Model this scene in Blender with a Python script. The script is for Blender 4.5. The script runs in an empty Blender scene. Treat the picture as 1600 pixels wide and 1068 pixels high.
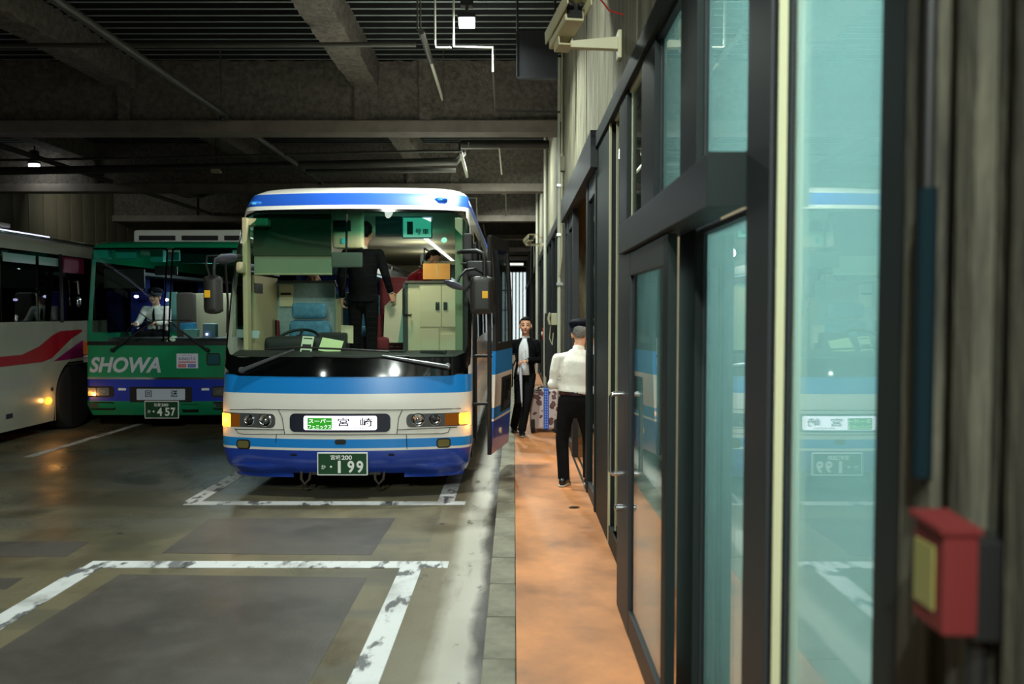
import bpy, bmesh, math, random
from mathutils import Vector, Matrix, noise
R = math.radians
random.seed(7)
S = bpy.context.scene
COL = S.collection

# ------------------------------------------------------------------ camera, world, light, exposure
F_PX, CAM_H = 1244.0, 1.82
PITCH, YAW = math.atan(47 / F_PX), 3 / F_PX
cam_d = bpy.data.cameras.new('camera')
cam = bpy.data.objects.new('camera', cam_d); COL.objects.link(cam)
cam.location = (0, 0, CAM_H)
cam.rotation_euler = (math.pi / 2 - PITCH, 0, YAW)
cam_d.sensor_width = 36.0
cam_d.lens = F_PX * 36.0 / 1600.0
cam_d.clip_start, cam_d.clip_end = 0.05, 200
cam_d.dof.use_dof = True
cam_d.dof.focus_distance = 8.0
cam_d.dof.aperture_fstop = 2.0
S.camera = cam

W = bpy.data.worlds.new('world'); S.world = W
W.use_nodes = True
W.node_tree.nodes['Background'].inputs[0].default_value = (0.62, 0.75, 0.72, 1)
W.node_tree.nodes['Background'].inputs[1].default_value = 0.011

S.view_settings.view_transform = 'Standard'
S.view_settings.look = 'None'
S.view_settings.exposure = 0.0
S.view_settings.gamma = 1.0
S.view_settings.use_curve_mapping = False

def lamp(name, loc, power, size, col, aim=(0, 0, -1), spread=170, size_y=None, parent=None):
    d = bpy.data.lights.new(name, 'AREA')
    d.energy = power; d.color = col; d.size = size
    if size_y:
        d.shape = 'RECTANGLE'; d.size_y = size_y
    d.spread = R(spread)
    o = bpy.data.objects.new(name, d); COL.objects.link(o)
    o.location = loc
    o.rotation_euler = Vector(aim).to_track_quat('-Z', 'Y').to_euler()
    return o
def bulb(name, loc, power, col, r=0.1):
    d = bpy.data.lights.new(name, 'POINT'); d.energy = power; d.color = col; d.shadow_soft_size = r
    o = bpy.data.objects.new(name, d); COL.objects.link(o); o.location = loc
    return o
HALL = (0.90, 1.0, 0.90)
# lights under the deck: (x, y, z, watts, aim); FLOODS are modelled floodlights, HALL_LIGHTS bare lights without fittings
FLOODS = [((-0.52, 8.9, 5.02), 170, (0.02, 0.05, -1)), ((-10.0, 16.7, 4.88), 6, (0.1, -0.2, -1)), ((-10.4, 29.2, 5.0), 30, (0.2, -0.2, -1))]
HALL_LIGHTS = [((-1.3, 6.75, 5.0), 130, (0.15, -0.35, -1)), ((-0.2, -1.2, 5.0), 190, (-0.05, 0.55, -1)), ((-0.9, -2.9, 5.0), 330, (-0.1, 0.75, -1)), ((-10.2, 19.3, 4.7), 14, (-1.25, 2.0, -0.75)),  # last one added out of sight behind a beam to brighten the left wall
               ((-0.5, 15.0, 4.9), 170, (0.15, 0, -1)), ((-0.5, 21.0, 4.9), 170, (0.15, 0, -1)), ((-0.5, 30.0, 4.9), 160, (0.1, 0, -1)),
               ((-5.2, -1.5, 5.0), 12, (0.1, 0.6, -1))]
for i, (p, w, a) in enumerate(HALL_LIGHTS):
    lamp('bare_hall_light', p, w, 0.18, HALL, a)
    bulb('hall_fill', (p[0], p[1], p[2] - 0.12), w * 0.07, HALL)  # point light added below each hall light to fill in the dark ceiling
# rooms behind the glazing, and the saloon lamps of the two lit buses
lamp('office_light', (2.6, 2.4, 2.6), 145, 1.6, (0.93, 1.0, 0.97), (-1, 0, -0.15))
lamp('office_light', (2.6, 7.5, 3.2), 60, 0.8, (1.0, 0.86, 0.66))
lamp('office_light', (2.6, 16.0, 3.2), 35, 0.8, (0.9, 1.0, 0.95))
for y_ in (10.9, 12.6, 14.6):
    bulb('saloon_light', (-1.5, y_, 2.62), 13, (1.0, 0.95, 0.84), 0.06)
lamp('cab_light', (-1.25, 8.58, 2.80), 12, 0.25, (1.0, 0.95, 0.78), (-0.1, 0.35, -1))
lamp('saloon_light', (-5.0, 15.2, 2.72), 24, 0.4, (0.8, 0.95, 1.0), size_y=3.0)
bulb('saloon_light', (-5.2, 13.7, 2.5), 14, (0.8, 0.95, 1.0), 0.06)
lamp('cab_light', (-5.0, 12.75, 2.70), 12, 0.2, (0.8, 0.95, 1.0), (0, 0.1, -1))

# ------------------------------------------------------------------ pixel rays (1600 x 1068) used to read sizes off the photograph
CR = cam.rotation_euler.to_matrix()
CP = Vector(cam.location)
def ray(x, y):
    return CR @ Vector(((x - 800) / F_PX, -(y - 534) / F_PX, -1.0))
def at(x, y, Y):
    d = ray(x, y); return CP + d * (Y / d.y)
def atX(x, y, X):
    d = ray(x, y); return CP + d * (X / d.x)
def atZ(x, y, z):
    d = ray(x, y); return CP + d * ((z - CAM_H) / d.z)

# ------------------------------------------------------------------ materials
def lin(c):
    return tuple((v / 255 / 12.92 if v / 255 <= 0.04045 else ((v / 255 + 0.055) / 1.055) ** 2.4) for v in c)
MATS = {}
def nd(nt, t, **kw):
    n = nt.nodes.new(t)
    for k, v in kw.items():
        setattr(n, k, v)
    return n
def mat(name, col, rough=0.5, metal=0.0, var=0.0, vscale=4.0, bump=0.0, bscale=60.0, coat=0.0, emit=None, estr=0.0, spec=0.5, stretch=None, rvar=0.0, col2=None):
    if name in MATS:
        return MATS[name]
    m = bpy.data.materials.new(name); m.use_nodes = True
    nt = m.node_tree; b = nt.nodes['Principled BSDF']
    c = lin(col)
    b.inputs['Base Color'].default_value = (*c, 1)
    b.inputs['Roughness'].default_value = rough
    b.inputs['Metallic'].default_value = metal
    b.inputs['Specular IOR Level'].default_value = spec
    b.inputs['Coat Weight'].default_value = coat
    b.inputs['Coat Roughness'].default_value = 0.06
    if emit:
        b.inputs['Emission Color'].default_value = (*lin(emit), 1)
        b.inputs['Emission Strength'].default_value = estr
    if var or bump or rvar:
        tc = nd(nt, 'ShaderNodeTexCoord')
        mp = nd(nt, 'ShaderNodeMapping')
        nt.links.new(tc.outputs['Object'], mp.inputs[0])
        if stretch:
            mp.inputs['Scale'].default_value = stretch
        no = nd(nt, 'ShaderNodeTexNoise')
        no.inputs['Scale'].default_value = vscale; no.inputs['Detail'].default_value = 6; no.inputs['Roughness'].default_value = 0.62
        nt.links.new(mp.outputs[0], no.inputs['Vector'])
        if var:
            rp = nd(nt, 'ShaderNodeValToRGB')
            d = lin(col2) if col2 else tuple(v * (1 - var) for v in c)
            rp.color_ramp.elements[0].position = 0.34; rp.color_ramp.elements[0].color = (*d, 1)
            rp.color_ramp.elements[1].position = 0.66; rp.color_ramp.elements[1].color = (*[min(1, v * (1 + var * 0.45)) for v in c], 1)
            nt.links.new(no.outputs['Fac'], rp.inputs[0]); nt.links.new(rp.outputs[0], b.inputs['Base Color'])
        if rvar:
            mr = nd(nt, 'ShaderNodeMapRange')
            mr.inputs['From Min'].default_value = 0.3; mr.inputs['From Max'].default_value = 0.7
            mr.inputs['To Min'].default_value = max(0.03, rough - rvar); mr.inputs['To Max'].default_value = min(1, rough + rvar)
            nt.links.new(no.outputs['Fac'], mr.inputs['Value']); nt.links.new(mr.outputs[0], b.inputs['Roughness'])
        if bump:
            n2 = nd(nt, 'ShaderNodeTexNoise'); n2.inputs['Scale'].default_value = bscale; n2.inputs['Detail'].default_value = 4
            nt.links.new(mp.outputs[0], n2.inputs['Vector'])
            bp = nd(nt, 'ShaderNodeBump'); bp.inputs['Strength'].default_value = bump; bp.inputs['Distance'].default_value = 0.02
            nt.links.new(n2.outputs['Fac'], bp.inputs['Height']); nt.links.new(bp.outputs[0], b.inputs['Normal'])
    MATS[name] = m
    return m
def glass(name, tint, refl=0.04, band=None, rough=0.0):
    """thin pane: tinted transmission + Fresnel-like mirror; band=(z0, z1, tint) is a shade strip dyed into the top of a windscreen"""
    if name in MATS:
        return MATS[name]
    m = bpy.data.materials.new(name); m.use_nodes = True
    nt = m.node_tree; nt.nodes.clear()
    out = nd(nt, 'ShaderNodeOutputMaterial'); mx = nd(nt, 'ShaderNodeMixShader')
    tr = nd(nt, 'ShaderNodeBsdfTransparent'); gl = nd(nt, 'ShaderNodeBsdfGlossy'); gl.inputs['Roughness'].default_value = rough
    tr.inputs[0].default_value = (*tint, 1)
    lw = nd(nt, 'ShaderNodeLayerWeight'); lw.inputs[0].default_value = 0.5
    pw = nd(nt, 'ShaderNodeMath', operation='POWER'); pw.inputs[1].default_value = 4.0
    mr = nd(nt, 'ShaderNodeMapRange'); mr.inputs['To Min'].default_value = refl; mr.inputs['To Max'].default_value = 1.0
    nt.links.new(lw.outputs['Facing'], pw.inputs[0]); nt.links.new(pw.outputs[0], mr.inputs['Value'])
    nt.links.new(mr.outputs[0], mx.inputs[0]); nt.links.new(tr.outputs[0], mx.inputs[1]); nt.links.new(gl.outputs[0], mx.inputs[2])
    nt.links.new(mx.outputs[0], out.inputs[0])
    if band:
        tc = nd(nt, 'ShaderNodeTexCoord'); sx = nd(nt, 'ShaderNodeSeparateXYZ')
        m2 = nd(nt, 'ShaderNodeMapRange', interpolation_type='SMOOTHSTEP')
        m2.inputs['From Min'].default_value = band[0]; m2.inputs['From Max'].default_value = band[1]
        mc = nd(nt, 'ShaderNodeMix', data_type='RGBA')
        mc.inputs[6].default_value = (*tint, 1); mc.inputs[7].default_value = (*band[2], 1)
        nt.links.new(tc.outputs['Object'], sx.inputs[0]); nt.links.new(sx.outputs[2], m2.inputs['Value'])
        nt.links.new(m2.outputs[0], mc.inputs[0]); nt.links.new(mc.outputs[2], tr.inputs[0])
    MATS[name] = m
    return m
def film(name, col, trans=0.65):
    """frosted privacy film: part diffuse, part translucent"""
    if name in MATS:
        return MATS[name]
    m = bpy.data.materials.new(name); m.use_nodes = True
    nt = m.node_tree; nt.nodes.clear()
    out = nd(nt, 'ShaderNodeOutputMaterial'); mx = nd(nt, 'ShaderNodeMixShader'); mx.inputs[0].default_value = trans
    a = nd(nt, 'ShaderNodeBsdfDiffuse'); b = nd(nt, 'ShaderNodeBsdfTranslucent')
    a.inputs[0].default_value = (*lin(col), 1); b.inputs[0].default_value = (*lin(col), 1)
    nt.links.new(a.outputs[0], mx.inputs[1]); nt.links.new(b.outputs[0], mx.inputs[2]); nt.links.new(mx.outputs[0], out.inputs[0])
    MATS[name] = m
    return m
def emis(name, col, strength):
    return mat(name, (20, 20, 20), 0.4, emit=col, estr=strength)

# ------------------------------------------------------------------ mesh building
class MB:
    def __init__(s):
        s.v = []; s.f = []; s.m = []; s.mats = []
    def mi(s, m):
        if m not in s.mats:
            s.mats.append(m)
        return s.mats.index(m)
    def add(s, vs, fs, m):
        k = len(s.v); i = s.mi(m)
        s.v += [tuple(p) for p in vs]
        for f in fs:
            s.f.append(tuple(k + j for j in f)); s.m.append(i)
        return s
    def box(s, a, b, m, bevel=0.0, rot=None, pivot=None):
        x0, y0, z0 = (min(a[i], b[i]) for i in range(3)); x1, y1, z1 = (max(a[i], b[i]) for i in range(3))
        if bevel > 0:
            bv = min(bevel, (x1 - x0) * 0.45, (y1 - y0) * 0.45, (z1 - z0) * 0.45)
            bm = bmesh.new(); bmesh.ops.create_cube(bm, size=1.0)
            for v in bm.verts:
                v.co = Vector(((x0 + x1) / 2 + v.co.x * (x1 - x0), (y0 + y1) / 2 + v.co.y * (y1 - y0), (z0 + z1) / 2 + v.co.z * (z1 - z0)))
            bmesh.ops.bevel(bm, geom=bm.edges[:], offset=bv, segments=2, profile=0.6, affect='EDGES')
            bm.verts.index_update()
            vs = [v.co.copy() for v in bm.verts]; fs = [[v.index for v in f.verts] for f in bm.faces]; bm.free()
        else:
            vs = [Vector(p) for p in ((x0, y0, z0), (x1, y0, z0), (x1, y1, z0), (x0, y1, z0), (x0, y0, z1), (x1, y0, z1), (x1, y1, z1), (x0, y1, z1))]
            fs = [(0, 3, 2, 1), (4, 5, 6, 7), (0, 1, 5, 4), (1, 2, 6, 5), (2, 3, 7, 6), (3, 0, 4, 7)]
        if rot is not None:
            c = Vector(pivot) if pivot is not None else Vector(((x0 + x1) / 2, (y0 + y1) / 2, (z0 + z1) / 2))
            vs = [rot @ (p - c) + c for p in vs]
        return s.add(vs, fs, m)
    def tube(s, pts, r, m, seg=8, flat=1.0, side=None, cap=True):
        """round or elliptic tube along pts; r = number or list; flat = thickness ratio across 'side'; rounded ends when cap='round'"""
        P = [Vector(p) for p in pts]; n = len(P)
        rr = list(r) if isinstance(r, (list, tuple)) else [r] * n
        if cap == 'round':
            d0 = (P[0] - P[1]).normalized(); d1 = (P[-1] - P[-2]).normalized()
            q0 = [P[0] + d0 * rad(rr[0]) * k for k in (0.92, 0.6)]; q1 = [P[-1] + d1 * rad(rr[-1]) * k for k in (0.6, 0.92)]
            sc = lambda a, k: tuple(v * k for v in a) if isinstance(a, (list, tuple)) else a * k
            P = q0 + P + q1; rr = [sc(rr[0], 0.35), sc(rr[0], 0.8)] + rr + [sc(rr[-1], 0.8), sc(rr[-1], 0.35)]; n = len(P)
        vs = []; fs = []; u_prev = None
        for i in range(n):
            t = (P[min(i + 1, n - 1)] - P[max(i - 1, 0)])
            t = t.normalized() if t.length > 1e-9 else Vector((0, 0, 1))
            if side is not None:
                u = Vector(side)
            elif u_prev is not None:
                u = u_prev
            else:
                u = Vector((0, 0, 1)) if abs(t.z) < 0.9 else Vector((1, 0, 0))
            u = u - t * u.dot(t)
            u = u.normalized() if u.length > 1e-6 else t.orthogonal().normalized()
            u_prev = u; w = t.cross(u)
            a, b = (rr[i] if isinstance(rr[i], (list, tuple)) else (rr[i], rr[i] * flat))
            for k in range(seg):
                an = 2 * math.pi * k / seg
                vs.append(P[i] + u * math.cos(an) * a + w * math.sin(an) * b)
        for i in range(n - 1):
            for k in range(seg):
                fs.append((i * seg + k, i * seg + (k + 1) % seg, (i + 1) * seg + (k + 1) % seg, (i + 1) * seg + k))
        if cap:
            fs.append(tuple(range(seg))[::-1]); fs.append(tuple(range((n - 1) * seg, n * seg)))
        return s.add(vs, fs, m)
    def ball(s, c, r, m, u=12, v=8, rot=None):
        rx, ry, rz = r if isinstance(r, (list, tuple)) else (r, r, r)
        c = Vector(c); vs = []; fs = []
        for j in range(1, v):
            th = math.pi * j / v
            for i in range(u):
                ph = 2 * math.pi * i / u
                vs.append(Vector((rx * math.sin(th) * math.cos(ph), ry * math.sin(th) * math.sin(ph), rz * math.cos(th))))
        vs.append(Vector((0, 0, rz))); vs.append(Vector((0, 0, -rz)))
        for j in range(v - 2):
            for i in range(u):
                fs.append((j * u + i, (j + 1) * u + i, (j + 1) * u + (i + 1) % u, j * u + (i + 1) % u))
        t = len(vs) - 2
        for i in range(u):
            fs.append((t, i, (i + 1) % u)); fs.append((t + 1, (v - 2) * u + (i + 1) % u, (v - 2) * u + i))
        if rot is not None:
            vs = [rot @ p for p in vs]
        return s.add([p + c for p in vs], fs, m)
    def prism(s, poly, dirv, m):
        """poly: 3-D outline, extruded by dirv"""
        P = [Vector(p) for p in poly]; D = Vector(dirv); n = len(P)
        vs = P + [p + D for p in P]
        fs = [tuple(range(n))[::-1], tuple(range(n, 2 * n))] + [(i, (i + 1) % n, n + (i + 1) % n, n + i) for i in range(n)]
        return s.add(vs, fs, m)
    def lathe(s, prof, c, axis, m, seg=24):
        """prof: (radius, height along axis)"""
        A = Vector(axis).normalized(); u = A.orthogonal().normalized(); w = A.cross(u); c = Vector(c)
        vs = []; fs = []
        for (r, h) in prof:
            for k in range(seg):
                an = 2 * math.pi * k / seg
                vs.append(c + A * h + (u * math.cos(an) + w * math.sin(an)) * max(r, 1e-4))
        for i in range(len(prof) - 1):
            for k in range(seg):
                fs.append((i * seg + k, i * seg + (k + 1) % seg, (i + 1) * seg + (k + 1) % seg, (i + 1) * seg + k))
        fs.append(tuple(range(seg))[::-1]); fs.append(tuple(range((len(prof) - 1) * seg, len(prof) * seg)))
        return s.add(vs, fs, m)
    def grid(s, fn, nu, nv, m):
        vs = [fn(i / nu, j / nv) for j in range(nv + 1) for i in range(nu + 1)]
        fs = [(j * (nu + 1) + i, j * (nu + 1) + i + 1, (j + 1) * (nu + 1) + i + 1, (j + 1) * (nu + 1) + i) for j in range(nv) for i in range(nu)]
        return s.add(vs, fs, m)
    def mesh(s, name, smooth=True, angle=50, fix=True):
        me = bpy.data.meshes.new(name)
        me.from_pydata(s.v, [], s.f)
        for m in s.mats:
            me.materials.append(m)
        me.polygons.foreach_set('material_index', s.m)
        if fix:
            bm = bmesh.new(); bm.from_mesh(me); bmesh.ops.recalc_face_normals(bm, faces=bm.faces[:]); bm.to_mesh(me); bm.free()
        if smooth:
            me.polygons.foreach_set('use_smooth', [True] * len(me.polygons))
            me.set_sharp_from_angle(angle=R(angle))
        me.update()
        return me
    def build(s, name, parent=None, **kw):
        o = bpy.data.objects.new(name, s.mesh(name, **kw)); COL.objects.link(o)
        if kw.get('smooth', True) and kw.get('fix', True):
            w = o.modifiers.new('weighted_normals', 'WEIGHTED_NORMAL'); w.keep_sharp = True
        if parent:
            o.parent = parent
        return o
def rad(a):
    return max(a) if isinstance(a, (list, tuple)) else a
def empty(name, loc=(0, 0, 0), rz=0.0):
    o = bpy.data.objects.new(name, None); COL.objects.link(o)
    o.location = loc; o.rotation_euler = (0, 0, rz); o.empty_display_size = 0.1
    return o
def tag(o, label=None, cat=None, group=None, kind=None):
    for k, v in (('label', label), ('category', cat), ('group', group), ('kind', kind)):
        if v:
            o[k] = v
    return o
def struct(o, label=None, cat=None):
    return tag(o, label, cat, None, 'structure')
def copy_tree(o, parent=None):
    c = o.copy(); COL.objects.link(c)
    if parent:
        c.parent = parent
    for ch in list(o.children):
        copy_tree(ch, c)
    return c
def st_ascii(s):
    return all(ord(c) < 256 for c in s)
def text_geo(s, bold=0.0, shear=0.0, sx=1.0):
    cu = bpy.data.curves.new('lettering', 'FONT'); cu.body = s
    cu.offset = bold if st_ascii(s) else min(bold, 0.013); cu.shear = shear; cu.fill_mode = 'BOTH'; cu.resolution_u = 4
    o = bpy.data.objects.new('lettering', cu); COL.objects.link(o)
    dg = bpy.context.evaluated_depsgraph_get()
    me = bpy.data.meshes.new_from_object(o.evaluated_get(dg))
    vs = [(v.co.x, v.co.y) for v in me.vertices]; fs = [tuple(p.vertices) for p in me.polygons]
    bpy.data.objects.remove(o); bpy.data.curves.remove(cu); bpy.data.meshes.remove(me)
    x0 = min(v[0] for v in vs); x1 = max(v[0] for v in vs); y0 = min(v[1] for v in vs); y1 = max(v[1] for v in vs)
    return [((x - x0) / (x1 - x0), (y - y0) / max(1e-6, y1 - y0)) for x, y in vs], fs
def lettering(s, fn, m, parent, bold=0.0, shear=0.0, name='lettering'):
    """flat lettering mapped by fn(u, v) from the unit square onto a surface"""
    vs, fs = text_geo(s, bold, shear)
    b = MB(); b.add([fn(u, v) for u, v in vs], fs, m)
    return b.build(name, parent, smooth=False, fix=False)
def rrect(w, h, r, n=5):
    """rounded rectangle outline about the origin"""
    out = []
    for cx, cy, a0 in ((w - r, h - r, 0), (-w + r, h - r, 90), (-w + r, -h + r, 180), (w - r, -h + r, 270)):
        for k in range(n + 1):
            a = R(a0 + 90 * k / n); out.append((cx + r * math.cos(a), cy + r * math.sin(a)))
    return out
# ------------------------------------------------------------------ the hall
def stained(name, base, layers, rough, bump=0.12, specks=0.0, edge=None):
    """worn concrete or paint: base colour with layers (colour, noise scale, stretch, lo, hi, strength); specks = dark oil drips;
    edge = colour stops across x (a dirty strip that follows the kerb)"""
    m = bpy.data.materials.new(name); m.use_nodes = True; nt = m.node_tree; p = nt.nodes['Principled BSDF']
    tc = nd(nt, 'ShaderNodeTexCoord')
    def noise_(sc, st, det=5):
        mp = nd(nt, 'ShaderNodeMapping'); mp.inputs['Scale'].default_value = st; nt.links.new(tc.outputs['Object'], mp.inputs[0])
        n_ = nd(nt, 'ShaderNodeTexNoise'); n_.inputs['Scale'].default_value = sc; n_.inputs['Detail'].default_value = det; n_.inputs['Roughness'].default_value = .6
        nt.links.new(mp.outputs[0], n_.inputs['Vector']); return n_.outputs['Fac']
    def rng(src, lo, hi, a, c):
        r = nd(nt, 'ShaderNodeMapRange', interpolation_type='SMOOTHSTEP')
        for k, v in zip(('From Min', 'From Max', 'To Min', 'To Max'), (lo, hi, a, c)): r.inputs[k].default_value = v
        nt.links.new(src, r.inputs['Value']); return r.outputs[0]
    rgb = nd(nt, 'ShaderNodeRGB'); rgb.outputs[0].default_value = (*lin(base), 1); cur = rgb.outputs[0]
    if edge:
        sx = nd(nt, 'ShaderNodeSeparateXYZ'); nt.links.new(tc.outputs['Object'], sx.inputs[0])
        ad = nd(nt, 'ShaderNodeMath', operation='MULTIPLY_ADD'); ad.inputs[1].default_value = .16
        nt.links.new(noise_(2.5, (1, .6, 1)), ad.inputs[0]); nt.links.new(sx.outputs[0], ad.inputs[2])
        rp = nd(nt, 'ShaderNodeValToRGB'); mr = nd(nt, 'ShaderNodeMapRange')
        mr.inputs['From Min'].default_value = edge[0] + .08; mr.inputs['From Max'].default_value = edge[1] + .08
        nt.links.new(ad.outputs[0], mr.inputs['Value']); nt.links.new(mr.outputs[0], rp.inputs[0])
        els = rp.color_ramp.elements
        for i, (ps, c) in enumerate(edge[2]):
            e = els[i] if i < 2 else els.new(ps)
            e.position = ps; e.color = (*lin(c), 1)
        cur = rp.outputs[0]
    for (c, sc, st, lo, hi, k) in layers:
        mx = nd(nt, 'ShaderNodeMix', data_type='RGBA'); mx.inputs[7].default_value = (*lin(c), 1)
        nt.links.new(rng(noise_(sc, st), lo, hi, 0, k), mx.inputs[0]); nt.links.new(cur, mx.inputs[6]); cur = mx.outputs[2]
    if specks:
        v = nd(nt, 'ShaderNodeTexVoronoi'); v.inputs['Scale'].default_value = 2.2; nt.links.new(tc.outputs['Object'], v.inputs['Vector'])
        mx = nd(nt, 'ShaderNodeMix', data_type='RGBA'); mx.inputs[7].default_value = (*lin((34, 31, 28)), 1)
        nt.links.new(rng(v.outputs['Distance'], .03, .075, specks, 0), mx.inputs[0]); nt.links.new(cur, mx.inputs[6]); cur = mx.outputs[2]
    nt.links.new(cur, p.inputs['Base Color'])
    nt.links.new(rng(noise_(1.1, (1, 1, 1)), .35, .65, rough - .10, rough + .12), p.inputs['Roughness'])
    bp = nd(nt, 'ShaderNodeBump'); bp.inputs['Strength'].default_value = bump; bp.inputs['Distance'].default_value = .01
    nt.links.new(noise_(90, (1, 1, 1), 3), bp.inputs['Height']); nt.links.new(bp.outputs[0], p.inputs['Normal'])
    return m
OLIVE, BROWN = (112, 104, 82), (78, 62, 44)
M_floor = stained('road_concrete', OLIVE, [((74, 70, 56), .35, (1, 1, 1), .45, .60, .9), (BROWN, .8, (1.4, .7, 1), .52, .68, .7), ((88, 86, 76), .9, (.25, 2.2, 1), .48, .62, .7), ((60, 56, 46), 2.6, (1, 1, 1), .58, .75, .55)], .36, .12, .85)
M_patch = stained('dark_patch_asphalt', (82, 77, 72), [((60, 56, 52), .8, (1, 1, 1), .42, .62, .8), ((100, 95, 88), 1.6, (1, 1, 1), .55, .72, .5)], .46, .15, .9)
M_line = stained('worn_white_paint', (210, 212, 214), [((140, 140, 138), 1.6, (1, 1, 1), .46, .66, .7), ((40, 40, 44), 7.0, (1, .45, 1), .54, .62, .85), ((40, 40, 44), 2.2, (1.6, .5, 1), .57, .65, .8)], .55)
M_gutter = stained('gutter_concrete', (150, 146, 134), [((84, 80, 72), 3.0, (2, .4, 1), .54, .70, .6), ((36, 34, 32), 6, (1, .6, 1), .63, .70, .7)], .55, .2, .8,
    (-.66, -.155, [(0.0, (104, 96, 76)), (1.0, (36, 34, 34)), (.34, (112, 104, 84)), (.55, (168, 164, 152)), (.80, (164, 160, 150)), (.92, (60, 57, 54))]))
M_kerb = mat('kerb_stone', (128, 124, 108), 0.7, var=0.35, vscale=5, bump=0.2, bscale=120)
M_walk = mat('tan_walkway', (196, 128, 78), 0.5, var=0.42, vscale=1.5, bump=0.1, bscale=160, rvar=0.1, col2=(142, 92, 58))
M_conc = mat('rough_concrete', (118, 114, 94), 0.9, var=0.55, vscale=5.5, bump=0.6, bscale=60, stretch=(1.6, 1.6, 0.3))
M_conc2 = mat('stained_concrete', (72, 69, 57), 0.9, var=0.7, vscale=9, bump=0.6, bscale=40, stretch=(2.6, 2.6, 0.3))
M_frame = mat('black_green_aluminium', (28, 36, 36), 0.55, spec=0.16)
M_frame2 = mat('dark_aluminium', (44, 47, 50), 0.5, spec=0.22)
M_pale = mat('pale_putty_bead', (176, 172, 140), 0.5)
M_steel = mat('satin_steel', (200, 202, 204), 0.22, metal=1.0)
M_beam = mat('painted_beam', (122, 112, 102), 0.7, var=0.25, vscale=3, bump=0.1, bscale=60)
M_spray = mat('sprayed_fireproofing', (106, 99, 90), 1.0, var=0.42, vscale=14, bump=1.0, bscale=34)
M_deck = mat('deck_steel', (126, 134, 130), 0.5, metal=0.2, var=0.2, vscale=2)
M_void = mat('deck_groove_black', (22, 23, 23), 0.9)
M_pipe = mat('grey_pipe', (78, 76, 70), 0.45, metal=0.35, var=0.15)
M_pipew = mat('pale_pipe', (176, 176, 160), 0.5)
M_black = mat('matt_black', (16, 16, 17), 0.55)
M_rubber = mat('tyre_rubber', (20, 20, 20), 0.8, bump=0.2, bscale=30)
M_panel = mat('wall_panel', (96, 88, 72), 0.45, var=0.2, vscale=2, stretch=(1, 1, 0.3))
M_glass = glass('facade_glass', (0.88, 0.94, 0.94), 0.08)
M_glassd = glass('dim_glass', (0.5, 0.56, 0.56), 0.07)
M_film = film('frosted_film', (200, 226, 224), 0.6)

X0, XK, XW = -11.45, -0.155, 0.70
ZW = 0.10            # top of kerb and walkway
ZD = 5.42            # deck soffit
Y0, Y1 = -7.0, 47.0

floor = struct(MB().box((X0, Y0, -0.2), (XK, Y1, 0), M_floor).build('floor', smooth=False), 'oil stained grey brown concrete floor of the bus bays')
def slab(name, pts, m, z0=0.001, z1=0.004, parent=floor):
    return MB().prism([(p[0], p[1], z0) for p in pts], (0, 0, z1 - z0), m).build(name, parent, smooth=False)
def gp(x, y, z=0.0):
    return atZ(x, y, z)
# painted bay lines: box nearest the camera, then the one under the blue bus, then one by the left bus
def strip(a, b, w):
    a = Vector((a[0], a[1], 0)); b = Vector((b[0], b[1], 0)); n = (b - a).normalized(); n = Vector((-n.y, n.x, 0)) * w / 2
    return [a - n, b - n, b + n, a + n]
ya = gp(420, 882).y
xa0, xa1 = gp(140, 880).x, gp(700, 884).x
slab('painted_line', strip((xa0, ya), (xa1, ya), 0.15), M_line)
xr = gp(638, 892).x
slab('painted_line', strip((xr + 0.01, ya - 0.076), (gp(566, 1066).x, 2.2), 0.155), M_line)
slab('painted_line', strip((gp(142, 886).x, ya - 0.076), (gp(142, 886).x, 2.4), 0.155), M_line)
yb = gp(550, 786).y
xb0, xb1 = gp(292, 785).x, gp(727, 787).x
slab('painted_line', strip((xb0, yb), (xb1, yb), 0.14), M_line)
slab('painted_line', strip((gp(697, 783).x, yb + 0.072), (gp(697, 783).x, 19.0), 0.16), M_line)
slab('painted_line', strip((gp(302, 783).x, yb + 0.072), (gp(302, 783).x, 19.0), 0.16), M_line)
slab('painted_line', strip((gp(90, 700).x, 9.9), (gp(130, 690).x, 20.0), 0.12), M_line)
# darker resurfaced wheel bays
for q in ([(188, 897), (574, 902), (470, 1090), (-124, 1090)], [(327, 810), (618, 809), (580, 867), (253, 864)],
          [(0, 846), (140, 846), (104, 869), (0, 869)], [(0, 903), (36, 903), (10, 920), (-40, 920)]):
    slab('resurfaced_patch', [gp(*p) for p in q], M_patch, 0.0005, 0.002)
tg = struct(MB().box((-0.66, Y0, 0.0), (XK, Y1, 0.003), M_gutter).build('trim_gutter', smooth=False), 'pale scuffed concrete gutter strip along the kerb')

# walkway and kerb stones
walk = struct(MB().box((0.012, Y0, -0.1), (5.2, Y1, ZW), M_walk).build('floor_walkway', smooth=False), 'tan orange coated walkway beside the glazed waiting room')
kerb = struct(empty('trim_kerb', (0, 0, 0)), 'pale grey kerb of short stones between walkway and bus bays')
km = MB().box((XK, 0.004, -0.05), (0.010, 0.541, ZW), M_kerb, bevel=0.012).mesh('kerb_stone')
for i in range(99):
    o = bpy.data.objects.new('kerb_stone', km); COL.objects.link(o); o.parent = kerb
    o.location = (random.uniform(-0.002, 0.002), Y0 + i * 0.545, random.uniform(-0.003, 0.002))

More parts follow.
